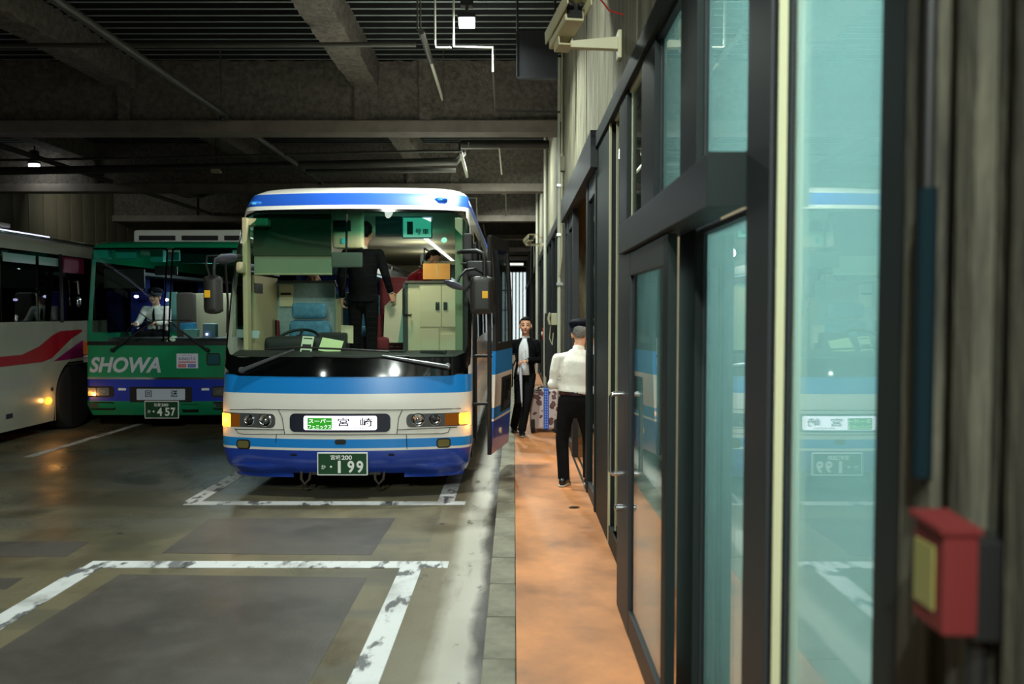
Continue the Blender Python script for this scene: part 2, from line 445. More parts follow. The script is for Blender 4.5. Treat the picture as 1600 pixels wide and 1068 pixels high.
# left wall of tall panels
wl = struct(MB().box((X0 - 0.3, Y0, 0), (X0, Y1, ZD), mat('joint_dark', (14, 13, 12), 0.9)).build('wall_left', smooth=False), 'dim panelled wall far behind the parked buses')
pm = MB().box((0, 0.008, 0.05), (0.035, 0.592, ZD - 0.02), M_panel, bevel=0.008).mesh('wall_panel')
for i in range(60):
    o = bpy.data.objects.new('wall_panel', pm); COL.objects.link(o); o.parent = wl
    o.location = (X0, 11.0 + i * 0.6, 0)

# end wall with a tall daylit window and green mullions
wb = MB()
wx0, wx1, wz0, wz1 = at(784, 425, Y1).x, at(828, 425, Y1).x, at(800, 545, Y1).z, at(800, 425, Y1).z
for a, b in (((X0, Y1, 0), (wx0, Y1 + 0.3, ZD)), ((wx1, Y1, 0), (5.2, Y1 + 0.3, ZD)), ((wx0, Y1, wz1), (wx1, Y1 + 0.3, ZD)), ((wx0, Y1, 0), (wx1, Y1 + 0.3, wz0))):
    wb.box(a, b, M_conc2)
struct(wb.build('wall_back', smooth=False), 'dark end wall of the hall around a tall bright window')
ew = struct(MB().box((wx0, Y1 + 0.16, wz0), (wx1, Y1 + 0.18, wz1), emis('daylit_frosted_pane', (226, 240, 240), 1.1)).build('window_1', smooth=False), 'tall daylit window with thin green mullions at the end of the walkway')
M_green = mat('green_mullion', (20, 92, 78), 0.5)
for i in range(9):
    x = wx0 + (wx1 - wx0) * i / 8
    MB().box((x - 0.035, Y1 + 0.05, wz0), (x + 0.035, Y1 + 0.16, wz1), M_green).build('mullion', ew, smooth=False)
MB().box((wx0, Y1 + 0.04, 3.05), (wx0 + 0.6, Y1 + 0.1, 3.12), M_green).build('rail', ew, smooth=False)
MB().box((wx0, Y1 + 0.04, 1.9), (wx0 + 0.6, Y1 + 0.1, 1.97), M_green).build('rail', ew, smooth=False)

# ceiling: ribbed steel deck, main beams with sprayed webs, sprayed secondary beams
cb = MB()
n = int((Y1 - Y0) / 0.21)
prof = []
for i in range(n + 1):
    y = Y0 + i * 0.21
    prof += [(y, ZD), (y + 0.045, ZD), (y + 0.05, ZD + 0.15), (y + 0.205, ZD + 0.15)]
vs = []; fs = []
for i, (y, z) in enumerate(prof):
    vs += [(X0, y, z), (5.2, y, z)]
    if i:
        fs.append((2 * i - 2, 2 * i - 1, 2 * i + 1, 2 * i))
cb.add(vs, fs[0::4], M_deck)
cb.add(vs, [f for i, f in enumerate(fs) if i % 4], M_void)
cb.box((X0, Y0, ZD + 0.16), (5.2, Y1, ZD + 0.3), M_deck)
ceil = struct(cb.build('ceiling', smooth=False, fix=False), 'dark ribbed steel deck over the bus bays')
def rough_box(b, a, c, m, n1, n2, amp, sc, seed):
    """box whose long faces are lumpy sprayed coating: built as a lofted ring"""
    (x0, y0, z0), (x1, y1, z1) = a, c
    long_x = (x1 - x0) > (y1 - y0)
    ring = []
    if long_x:
        for k in range(n2 + 1): ring.append((0, y0, z1 + (z0 - z1) * k / n2))
        for k in range(n2 + 1): ring.append((0, y1, z0 + (z1 - z0) * k / n2))
    else:
        for k in range(n2 + 1): ring.append((x0, 0, z1 + (z0 - z1) * k / n2))
        for k in range(1, 4): ring.append((x0 + (x1 - x0) * k / 4, 0, z0))
        for k in range(n2 + 1): ring.append((x1, 0, z0 + (z1 - z0) * k / n2))
    vs = []; fs = []; L = len(ring)
    for i in range(n1 + 1):
        for (rx, ry, rz) in ring:
            p = Vector((x0 + (x1 - x0) * i / n1, ry, rz)) if long_x else Vector((rx, y0 + (y1 - y0) * i / n1, rz))
            d = noise.noise_vector(p * sc + Vector((seed, 0, 0))) * amp + noise.noise_vector(p * sc * 2.3) * amp * 0.5
            vs.append(p + d)
    for i in range(n1):
        for k in range(L - 1):
            fs.append((i * L + k, i * L + k + 1, (i + 1) * L + k + 1, (i + 1) * L + k))
    b.add(vs, fs, m)
for k in range(-3, 7):
    y = 11.5 + 5.6 * k
    if k in (-3, -2):
        continue
    fl = MB().box((X0, y, 4.39), (XW + 0.02, y + 0.36, 4.56), M_beam, bevel=0.01).build('beam', ceil)
    wbm = MB()
    near = k in (0, 1)
    rough_box(wbm, (X0, y + 0.12, 4.55), (XW, y + 0.24, ZD + 0.02), M_spray, 240 if near else 60, 16 if near else 5, 0.022, 7.0, k)
    wbm.build('sprayed_web', fl, fix=False, angle=80)
    for sx in (-1.27, -2.2, -5.6, -9.1):
        st = MB(); rough_box(st, (sx - 0.09, y + 0.03, 4.55), (sx + 0.09, y + 0.12, ZD), M_spray, 6, 16, 0.012, 7.0, sx + k)
        st.build('stiffener', fl, fix=False, angle=80)
for sx in (-2.14, -5.65, -9.15):
    for k in range(-1, 6):
        y0_ = 11.75 + 5.6 * (k - 1); sb = MB()
        rough_box(sb, (sx - 0.19, y0_, 5.05), (sx + 0.19, y0_ + 5.62, ZD + 0.02), M_spray, 110 if k in (0, 1) else 24, 8, 0.02, 7.0, k + sx)
        sb.build('secondary_beam', ceil, fix=False, angle=80)
# pipes, conduits and hangers under the deck
def pipe(name, pts, r, m=M_pipe, seg=8):
    return MB().tube(pts, r, m, seg).build(name, ceil)
for k in range(-1, 5):
    y = 11.9 + 5.6 * (k - 1)
    pipe('sprinkler_pipe', [(-4.05, y, 4.57), (-4.05, y + 5.0, 4.57)], 0.045)
    pipe('hanger_rod', [(-4.05, y + 4.8, 4.57), (-4.05, y + 4.8, ZD)], 0.008)
    MB().lathe([(0.03, 0), (0.045, 0.03), (0.02, 0.09)], (-4.05, y + 4.85, 4.47), (0, 0, 1), M_black, 10).build('sprinkler_head', ceil)
    pipe('sprinkler_pipe', [(-8.6, y, 4.6), (-8.6, y + 5.2, 4.6)], 0.05)
pipe('conduit', [(-6.5, 9.1, 4.82), (-1.1, 9.06, 4.82)], 0.03)
pipe('drop_pipe', [(-1.0, 8.7, 4.84), (-1.0, 9.7, 4.83)], 0.035)
pipe('drop_pipe', [(-1.0, 9.7, 4.83), (-1.0, 11.3, 4.80)], 0.022, M_pipew)
pipe('hanger_rod', [(-1.04, 8.7, 4.85), (-1.04, 8.7, ZD)], 0.010)
pipe('hanger_rod', [at(657, 60, 8.75), (at(657, 0, 8.75).x, 8.75, ZD)], 0.008)
A = lambda x, y, Y: tuple(at(x, y, Y))
pipe('conduit', [(at(680, 74, 9).x, 9, ZD), A(680, 64, 9), A(681, 74, 9), A(705, 74.5, 9)], 0.011, M_pipew, 6)
pipe('conduit', [(at(709, 74, 9).x, 9, ZD), A(709, 73, 9), A(770, 74.5, 9), A(770.5, 112, 9.02)], 0.013, M_pipew, 6)
pipe('conduit', [A(771, 112, 9.02), A(774, 172, 11.3), A(875, 175, 11.4)], 0.014, M_pipe, 6)
for x in (773, 693, 345, 346):
    pipe('hanger_rod', [A(x, 170, 11.1), (at(x, 170, 11.1).x, 11.1, ZD)], 0.007)
# second bay: thick pipes running across
pipe('service_pipe', [A(-40, 268, 15), A(300, 262, 15), A(714, 252, 15), A(722, 240, 15), A(722, 226, 15.2)], 0.075, M_pipew if False else M_pipe, 12)
pipe('service_pipe', [A(478, 268, 15.3), A(712, 266, 15.3)], 0.045)
pipe('conduit', [A(0, 250, 14), A(260, 246, 14), A(660, 236, 14), A(722, 236, 14)], 0.022)
pipe('service_pipe', [A(720, 226, 13.2), A(858, 226, 13.2)], 0.075)
pipe('conduit', [A(732, 222, 13), A(733, 231, 13), A(780, 231, 13), A(784, 272, 15)], 0.014, M_pipew, 6)
pipe('conduit', [A(720, 238, 13.4), A(730, 276, 16.5)], 0.03, M_pipew, 6)
for x in (275, 342, 205):
    pipe('hanger_rod', [A(x, 258, 15), (at(x, 258, 15).x, 15, ZD)], 0.010)
for (x0, x1, y, Y) in ((724, 745, 309, 19.5), (784, 791, 303, 19.5)):
    pipe('conduit', [A(x0, y, Y), A(x1 - 1, y, Y), A(x1, y + 34, Y + 2.4)], 0.018, M_pipew, 6)
pipe('conduit', [A(755, 350, 25), A(758, 366, 26.5)], 0.02, M_pipew, 6)
# conduits on the wall side of the ceiling
pipe('conduit', [A(876.5, 190, 11.4), A(877, 240, 11.4)], 0.012, M_black, 6)
MB().box(tuple(at(788, 411, 39)), tuple(at(818, 414, 38.8)), emis('far_tube_lamp', (230, 236, 226), 1.2)).build('strip_light', ceil, smooth=False)

# floodlights
M_led = emis('floodlight_lens', (236, 240, 255), 22)
def floodlight(i, p, w, aim, label, cat='light'):
    t = empty('floodlight', p); tag(t, label, cat, None)
    MB().box((-0.10, -0.07, 0.02), (0.10, 0.07, 0.07), M_black, bevel=0.01).build('housing', t)
    MB().box((-0.085, -0.062, -0.06), (0.085, 0.062, 0.018), M_led, bevel=0.01).build('lens', t)
    MB().tube([(0, 0, 0.06), (0, 0.02, 0.14), (0, 0.02, ZD - p[2] - 0.004)], 0.018, M_pipe).build('bracket', t)
    MB().box((-0.07, -0.04, 0.16), (0.07, 0.08, 0.30), M_black, bevel=0.01).build('ballast_box', t)
    l = lamp('flood_lamp', (p[0], p[1], p[2] - 0.08), w, 0.2, HALL, aim, 150 if i != 1 else 50)
    bulb('flood_spill', (p[0], p[1], p[2] - 0.1), 16 if i == 0 else 7, HALL)
    return t
labs = ['bright white floodlight hung from the deck above the walkway edge', 'small glaring floodlight high up at the left above the white bus', 'small violet white floodlight far back above the green bus']
for i, (p, w, a) in enumerate(FLOODS):
    floodlight(i, p, w, a, labs[i])
t = empty('emergency_light', A(338, 266, 15)); tag(t, 'small unlit beige box lamp hung under the pipe', 'light')
MB().box((-0.09, -0.06, -0.05), (0.09, 0.06, 0.05), M_pale, bevel=0.015).build('housing', t)
MB().tube([(0, 0, 0.05), (0, 0, ZD - at(338, 266, 15).z)], 0.01, M_black).build('hanger_rod', t)
# dark board hung near the right wall
t = empty('hanging_board', A(839, 122, 9.0)); tag(t, 'black sign board hung on rods from the deck beside the wall', 'sign')
z1 = at(839, 50, 9.0).z - at(839, 122, 9.0).z
MB().box((-0.22, -0.03, 0), (0.22, 0.03, z1), mat('board_face', (30, 31, 36), 0.45)).build('board', t, smooth=False)
for a, b in (((-0.23, -0.035, -0.012), (0.23, 0.035, 0.004)), ((-0.232, -0.035, -0.012), (-0.22, 0.035, z1)), ((0.22, -0.035, -0.012), (0.232, 0.035, z1))):
    MB().box(a, b, M_frame2).build('edge_frame', t, smooth=False)
for x in (-0.22, 0.2):
    MB().tube([(x, 0, z1), (x, 0, ZD - t.location.z)], 0.012, M_black).build('hanger_rod', t)

# ------------------------------------------------------------------ right-hand wall: concrete above, dark glazing below
wr = struct(MB().box((XW + 0.30, Y0, 3.31), (XW + 0.32, Y1, ZD), M_black).build('wall_right', smooth=False), 'rough concrete wall over the dark framed glazing')
ZT = 3.31
cuts = [(-7, 1.425, ZW), (1.425, 4.6, ZT), (4.62, 7.75, ZT), (7.85, 10.9, ZT), (10.9, 11.95, ZW), (12.0, 17.0, ZT), (17.1, 22.6, ZT), (22.7, 28.2, ZT), (28.3, 33.8, ZT), (33.9, 39.4, ZT), (39.5, 47, ZT)]
for i, (a, b, z) in enumerate(cuts):
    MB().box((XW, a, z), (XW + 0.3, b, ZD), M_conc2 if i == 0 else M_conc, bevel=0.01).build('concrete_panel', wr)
# shallow shuttering ribs on the near pier
for y, d in ((1.395, 0.012), (1.33, 0.02), (1.20, 0.03), (1.13, 0.008), (1.06, 0.03), (0.98, 0.015), (0.9, 0.03)):
    MB().box((XW - d, y - 0.035, ZW), (XW + 0.01, y + 0.02, ZD), M_conc2, bevel=0.006).build('shuttering_rib', wr)
# office interior behind the panes
of = MB()
of.box((4.6, Y0, 0), (4.7, Y1, 3.5), mat('office_wall', (150, 138, 112), 0.8, var=0.1)).box((1.0, Y0, 3.42), (4.7, Y1, 3.5), mat('office_ceiling', (190, 190, 180), 0.8))
for y in (4.9, 10.95, 20.0):
    of.box((0.85, y, ZW), (4.6, y + 0.1, 3.42), mat('office_wall', (150, 138, 112), 0.8))
struct(of.build('wall_office', smooth=False), 'dim beige inner walls of the waiting room behind the glass')

NWIN = [2]
def window(y0, y1, z0, z1, label, frosted=False, x=0.735, m=None):
    """one glazed opening: frame bars, pane, film"""
    w = struct(empty('window_%d' % NWIN[0], (x, (y0 + y1) / 2, z0)), label); NWIN[0] += 1
    h = (y1 - y0) / 2; H = z1 - z0
    MB().box((-0.004, -h, 0), (0.004, h, H), m or (M_glass if frosted else M_glassd)).build('pane', w, smooth=False)
    if frosted:
        MB().box((0.012, -h, 0), (0.015, h, H), M_film).build('privacy_film', w, smooth=False)
    fb = MB()
    for a, b in (((-0.008, -h, 0), (0.008, -h + 0.012, H)), ((-0.008, h - 0.012, 0), (0.008, h, H)), ((-0.02, -h, 0), (0.03, h, 0.02)), ((-0.02, -h, H - 0.02), (0.03, h, H))):
        fb.box(a, b, M_pale if not frosted else M_frame2)
    fb.build('glazing_bead', w, smooth=False)
    return w
def post(y0, y1, z0=ZW, z1=ZT, x0=XW, x1=XW + 0.1, m=M_frame):
    return MB().box((x0, y0, z0), (x1, y1, z1), m, bevel=0.006).build('post', wr)
post(1.425, 1.54); post(2.13, 2.405); post(3.09, 3.39); post(4.01, 4.42); post(4.98, 5.34); post(5.88, 6.75)
MB().box((XW - 0.012, 2.16, ZW), (XW + 0.001, 2.375, ZT), M_frame2, bevel=0.004).build('post_cover', wr)
MB().box((XW - 0.003, 5.845, ZW), (XW + 0.012, 5.878, ZT), M_pale).build('pale_edge', wr, smooth=False)
MB().box((XW - 0.003, 2.121, ZW), (XW + 0.02, 2.129, ZT), M_pale).build('pale_edge', wr, smooth=False)
# top rail and transom
MB().box((XW - 0.02, 1.425, ZT - 0.12), (XW + 0.1, 6.75, ZT), M_frame, bevel=0.006).build('top_rail', wr)
zt0, zt1 = ZW + 2.037, ZW + 2.196
window(1.545, 2.128, ZW + 0.15, ZT - 0.12, 'tall frosted pale green pane nearest the camera', True)
window(2.41, 3.085, ZW + 0.12, zt0, 'frosted pane under the black transom box beside the sliding door', True)
window(2.41, 3.085, zt1, ZT - 0.12, 'upper frosted pane above the black transom box', True)
window(3.395, 4.005, zt1, ZT - 0.12, 'narrow upper frosted pane beyond the first mullion', True)
window(4.43, 4.97, ZW + 0.12, ZT - 0.12, 'clear pane showing the warm room past the sliding door')
window(5.35, 5.70, ZW + 0.12, ZT - 0.12, 'narrow clear pane before the wide dark post')
for a, b in ((1.54, 2.13), (2.405, 3.09), (4.42, 4.98), (5.34, 5.88)):
    MB().box((XW, a, ZW), (XW + 0.1, b, ZW + 0.14), M_frame, bevel=0.005).build('bottom_rail', wr)
# sliding door with its operator box
d1 = struct(empty('door_1', (0.62, 3.86, ZW)), 'black framed frosted sliding door with a steel bar handle')
dy0, dy1, dz1 = 3.12 - 3.86, 4.60 - 3.86, zt0 - ZW - 0.01
MB().box((-0.02, dy1 - 0.46, 0.01), (0.02, dy1 - 0.0, dz1), M_frame2, bevel=0.006).build('door_stile', d1)
MB().box((-0.02, dy0, 0.01), (0.02, dy0 + 0.10, dz1), M_frame, bevel=0.006).build('door_stile', d1)
MB().box((-0.018, dy0 + 0.1, dz1 - 0.12), (0.018, dy1 - 0.46, dz1 - 0.001), M_frame2, bevel=0.004).build('door_rail', d1)
MB().box((-0.018, dy0 + 0.1, 0.012), (0.018, dy1 - 0.46, 0.15), M_frame2, bevel=0.004).build('door_rail', d1)
MB().box((-0.005, dy0 + 0.1, 0.14), (0.003, dy1 - 0.46, dz1 - 0.11), M_glass).build('pane', d1, smooth=False)
MB().box((0.008, dy0 + 0.1, 0.14), (0.011, dy1 - 0.46, dz1 - 0.11), M_film).build('privacy_film', d1, smooth=False)
hy = 4.36 - 3.86
h = MB().tube([(-0.02, hy, 1.27), (-0.075, hy, 1.27), (-0.088, hy, 1.255), (-0.088, hy, 0.845), (-0.075, hy, 0.83), (-0.02, hy, 0.83)], 0.013, M_steel, 10).build('bar_handle', d1)
MB().lathe([(0.02, 0), (0.02, 0.04), (0.012, 0.045)], (-0.02, hy, 0.64), (-1, 0, 0), M_steel, 14).build('lock_knob', d1)
op = d1
oz = zt0 - ZW
oc = MB().box((-0.04, 2.405 - 3.86, oz), (0.078, 4.45 - 3.86, zt1 - ZW), M_frame2, bevel=0.004).build('operator_cover', d1)
MB().box((-0.042, 2.40 - 3.86, oz - 0.003), (0.078, 2.408 - 3.86, zt1 - ZW + 0.003), M_frame, bevel=0.002).build('end_cap', oc)
# doorway where the man in the cap stands
d2 = struct(empty('door_2', (XW, 8.6, ZW)), 'open glazed doorway with dark fascia where the man stands')
MB().box((-0.06, 6.72 - 8.6, 2.93), (0.05, 10.9 - 8.6, 3.24), M_frame2, bevel=0.006).build('fascia', d2)
for a, b in ((7.52, 7.66), (6.78, 6.86), (9.35, 9.5), (10.2, 10.35), (10.75, 10.9)):
    MB().box((-0.01, a - 8.6, 0.0), (0.06, b - 8.6, 2.93), M_frame if a < 9 else M_frame2, bevel=0.005).build('door_stile', d2)
for a, b in ((6.86, 7.52), (9.5, 10.2), (10.35, 10.75)):
    MB().box((0.02, a - 8.6, 0.1), (0.028, b - 8.6, 2.8), M_glassd).build('pane', d2, smooth=False)
    MB().box((0.0, a - 8.6, 0.0), (0.05, b - 8.6, 0.11), M_frame2, bevel=0.004).build('door_rail', d2)
    MB().box((0.0, a - 8.6, 2.75), (0.05, b - 8.6, 2.93), M_frame2, bevel=0.004).build('door_rail', d2)
for dx in (0.0, 0.06):
    MB().box((dx - 0.012, 7.66 - 8.6, 0.0), (dx + 0.012, 9.35 - 8.6, 0.012), M_steel).build('floor_track', d2, smooth=False)
MB().box((-0.02, 7.50 - 8.6, 1.02), (0.0, 7.535 - 8.6, 1.32), M_black, bevel=0.004).build('pull_plate', d2)
# glazing further along the walkway
ys = [12.0, 13.3, 14.6, 15.9, 17.2, 18.5, 19.8, 21.1, 22.4, 24.0, 26.0, 28.0, 30.5, 33, 36, 39, 43, 46.9]
fw = struct(empty('window_%d' % NWIN[0], (0.735, 0, 0)), 'long run of dark framed clear panes far down the walkway')
for i in range(len(ys) - 1):
    post(ys[i] - 0.07, ys[i] + 0.09, ZW, ZT - 0.05, XW - 0.01, XW + 0.1, M_frame if i % 2 else M_frame2)
    MB().box((-0.004, ys[i] + 0.09, ZW + 0.1), (0.004, ys[i + 1] - 0.07, ZT - 0.15), M_glassd).build('pane', fw, smooth=False)
    MB().box((-0.03, ys[i] + 0.09, ZW + 0.1), (0.012, ys[i] + 0.105, ZT - 0.15), M_steel).build('glazing_bead', fw, smooth=False)
MB().box((XW - 0.03, 11.95, ZT - 0.16), (XW + 0.1, Y1, ZT), M_frame2, bevel=0.006).build('top_rail', wr)
MB().box((XW - 0.01, 11.95, ZW), (XW + 0.1, Y1, ZW + 0.12), M_frame, bevel=0.006).build('bottom_rail', wr)
# pale downpipes and cable on the far wall
for y, r_ in ((11.45, 0.03), (16.6, 0.035), (22.4, 0.04), (28.3, 0.045)):
    MB().tube([(XW - 0.05, y, ZW), (XW - 0.05, y, ZD)], r_, M_pipew if y < 23 else M_pipe).build('downpipe', wr)
MB().tube([(XW - 0.03, 11.2, ZD), (XW - 0.03, 11.2, 2.6), (XW - 0.06, 11.6, 2.1), (XW - 0.04, 11.9, 1.2)], 0.012, M_pale, 6).build('cable', wr)
for z in (2.9, 2.2, 3.6):
    MB().box((XW - 0.09, 11.40, z), (XW + 0.001, 11.5, z + 0.04), M_steel).build('pipe_clip', wr, smooth=False)
MB().box((XW - 0.06, 10.98, 3.75), (XW + 0.001, 11.1, 3.95), M_conc, bevel=0.01).build('junction_box', wr)
# things fixed to the far wall
t = tag(empty('wall_cabinet', (XW - 0.09, 13.2, 0.75)), 'tall black cabinet on the wall beyond the doorway', 'cabinet')
MB().box((-0.09, -0.22, 0), (0.08, 0.22, 1.05), M_black, bevel=0.01).build('body', t)
MB().box((-0.094, -0.19, 0.04), (-0.088, 0.19, 1.0), mat('satin_black', (26, 27, 29), 0.3)).build('door', t, smooth=False)
t = tag(empty('wall_phone', (XW - 0.04, 12.05, 1.62)), 'cream wall telephone by the black cabinet', 'telephone')
MB().box((-0.10, -0.07, 0), (0.04, 0.07, 0.18), M_pale, bevel=0.02).build('body', t)
MB().tube([(-0.12, 0, 0.02), (-0.14, 0, 0.1), (-0.12, 0, 0.17)], 0.02, M_pale, cap='round').build('handset', t)
MB().tube([(-0.1, 0.03, 0.02), (-0.12, 0.05, -0.2), (-0.08, 0.02, -0.3), (-0.06, 0.06, -0.12)], 0.008, M_pale, 6).build('cord', t)
t = tag(empty('wall_phone', (XW - 0.04, 20.2, 1.45)), 'white ring shaped wall fitting behind the woman', 'wall fitting')
MB().lathe([(0.03, 0), (0.09, 0.0), (0.10, 0.03), (0.06, 0.05), (0.03, 0.05)], (0.03, 0, 0.12), (-1, 0, 0), M_pipew, 18).build('ring', t)
MB().box((-0.04, -0.14, -0.2), (0.03, 0.14, 0.32), M_black, bevel=0.01).build('backing_board', t)
t = tag(empty('fire_alarm_button', (XW - 0.03, 17.0, 1.22)), 'small red alarm box far along the wall behind the woman', 'alarm box')
MB().box((-0.06, -0.14, 0), (0.03, 0.14, 0.26), mat('signal_red', (190, 28, 34), 0.4), bevel=0.015).build('body', t)
MB().lathe([(0.05, 0), (0.045, 0.02), (0.01, 0.03)], (-0.06, 0, 0.13), (-1, 0, 0), M_pipew, 14).build('button', t)

# near pier: red alarm box, riser pipe
M_red = mat('alarm_red', (90, 18, 18), 0.65)
t = tag(empty('alarm_box', (0.655, 1.13, 1.37)), 'red alarm box with a yellowish window on the near concrete pier', 'alarm box')
MB().box((-0.062, -0.042, 0), (-0.012, 0.042, 0.145), M_red, bevel=0.006).build('body', t)
MB().box((-0.012, -0.036, -0.01), (0.046, 0.036, 0.13), M_black, bevel=0.004).build('back_box', t)
MB().prism([(-0.068, -0.046, 0.143), (-0.010, -0.046, 0.143), (-0.010, 0.046, 0.150), (-0.068, 0.046, 0.150)], (0, 0, 0.008), M_red).build('hood', t)
MB().box((-0.065, -0.020, 0.028), (-0.061, 0.034, 0.120), mat('yellow_window', (122, 118, 66), 0.35), bevel=0.0015).build('window', t)
MB().tube([(0.01, 0, 0), (0.01, 0, -0.3)], 0.016, M_black).build('conduit', t)
MB().tube([(XW - 0.03, 1.30, 1.55), (XW - 0.03, 1.30, 2.02)], 0.016, mat('blue_conduit', (10, 26, 32), 0.9, spec=0.1)).build('riser_conduit', wr)
MB().tube([(XW - 0.03, 1.30, 2.02), (XW - 0.03, 1.30, ZD)], 0.010, M_black).build('riser_conduit', wr)

# security cameras
M_cream = mat('cream_housing', (206, 200, 164), 0.45)
t = tag(empty('security_camera', (XW, 5.28, 3.55)), 'cream security camera on a wall arm above the near glazing', 'security camera')
br = MB().box((-0.025, -0.045, -0.08), (0.0, 0.045, 0.10), M_cream, bevel=0.006)
br.prism([(-0.02, -0.03, 0.06), (-0.02, -0.03, -0.02), (-0.33, -0.022, -0.005), (-0.33, -0.022, 0.035)], (0, 0.055, 0), M_cream)
br.build('wall_bracket', t)
pa, pb = Vector((-0.405, 0.17, 0.05)), Vector((-0.30, -0.33, 0.115))
dv = (pb - pa).normalized(); sd = Vector((1, 0, 0.05)); sd = (sd - dv * sd.dot(dv)).normalized(); up = sd.cross(dv)
if up.z < 0: up = -up
def lb(b, u0, u1, s0, s1, h0, h1, m, bevel=0.006):
    """box in the housing's frame: along, across, up"""
    Mx = Matrix((sd, dv, up)).transposed()
    c = MB().box((s0, u0, h0), (s1, u1, h1), m, bevel)
    b.add([Mx @ Vector(v) + pa for v in c.v], c.f, m)
L = (pb - pa).length
b = MB(); lb(b, 0.0, L - 0.1, -0.062, 0.062, -0.015, 0.095, M_cream, 0.012); b.build('housing', t)
b = MB(); lb(b, -0.02, L + 0.02, -0.078, 0.078, 0.10, 0.112, M_cream, 0.004); lb(b, -0.02, L + 0.02, -0.080, -0.070, 0.03, 0.112, M_cream, 0.003); lb(b, -0.02, L + 0.02, 0.070, 0.080, 0.03, 0.112, M_cream, 0.003); b.build('sun_shield', t)
b = MB(); lb(b, L - 0.1, L - 0.09, -0.05, 0.05, 0.0, 0.085, M_black, 0.003); b.build('lens_window', t)
b = MB(); lb(b, L - 0.09, L - 0.04, -0.048, -0.016, 0.05, 0.08, M_black, 0.008); lb(b, L - 0.09, L - 0.04, 0.016, 0.048, 0.05, 0.08, M_black, 0.008); b.build('infrared_lamp', t)
b = MB(); lb(b, 0.08, 0.2, -0.05, -0.04, -0.06, 0.0, M_cream, 0.004); lb(b, 0.08, 0.2, 0.04, 0.05, -0.06, 0.0, M_cream, 0.004); lb(b, 0.08, 0.2, -0.05, 0.05, -0.07, -0.058, M_cream, 0.004); b.build('tilt_cradle', t)
MB().tube([pb + Vector((0.03, 0.02, 0.1)), pb + Vector((0.12, 0.08, 0.12)), Vector((-0.1, -0.2, 0.16)), Vector((-0.005, -0.16, 0.15))], 0.006, mat('red_wire', (170, 44, 40), 0.5), 6).build('red_wire', t)
c2 = copy_tree(t); c2.location = (XW, 18.1, 3.32); c2['label'] = 'small cream security camera farther down the walkway wall'
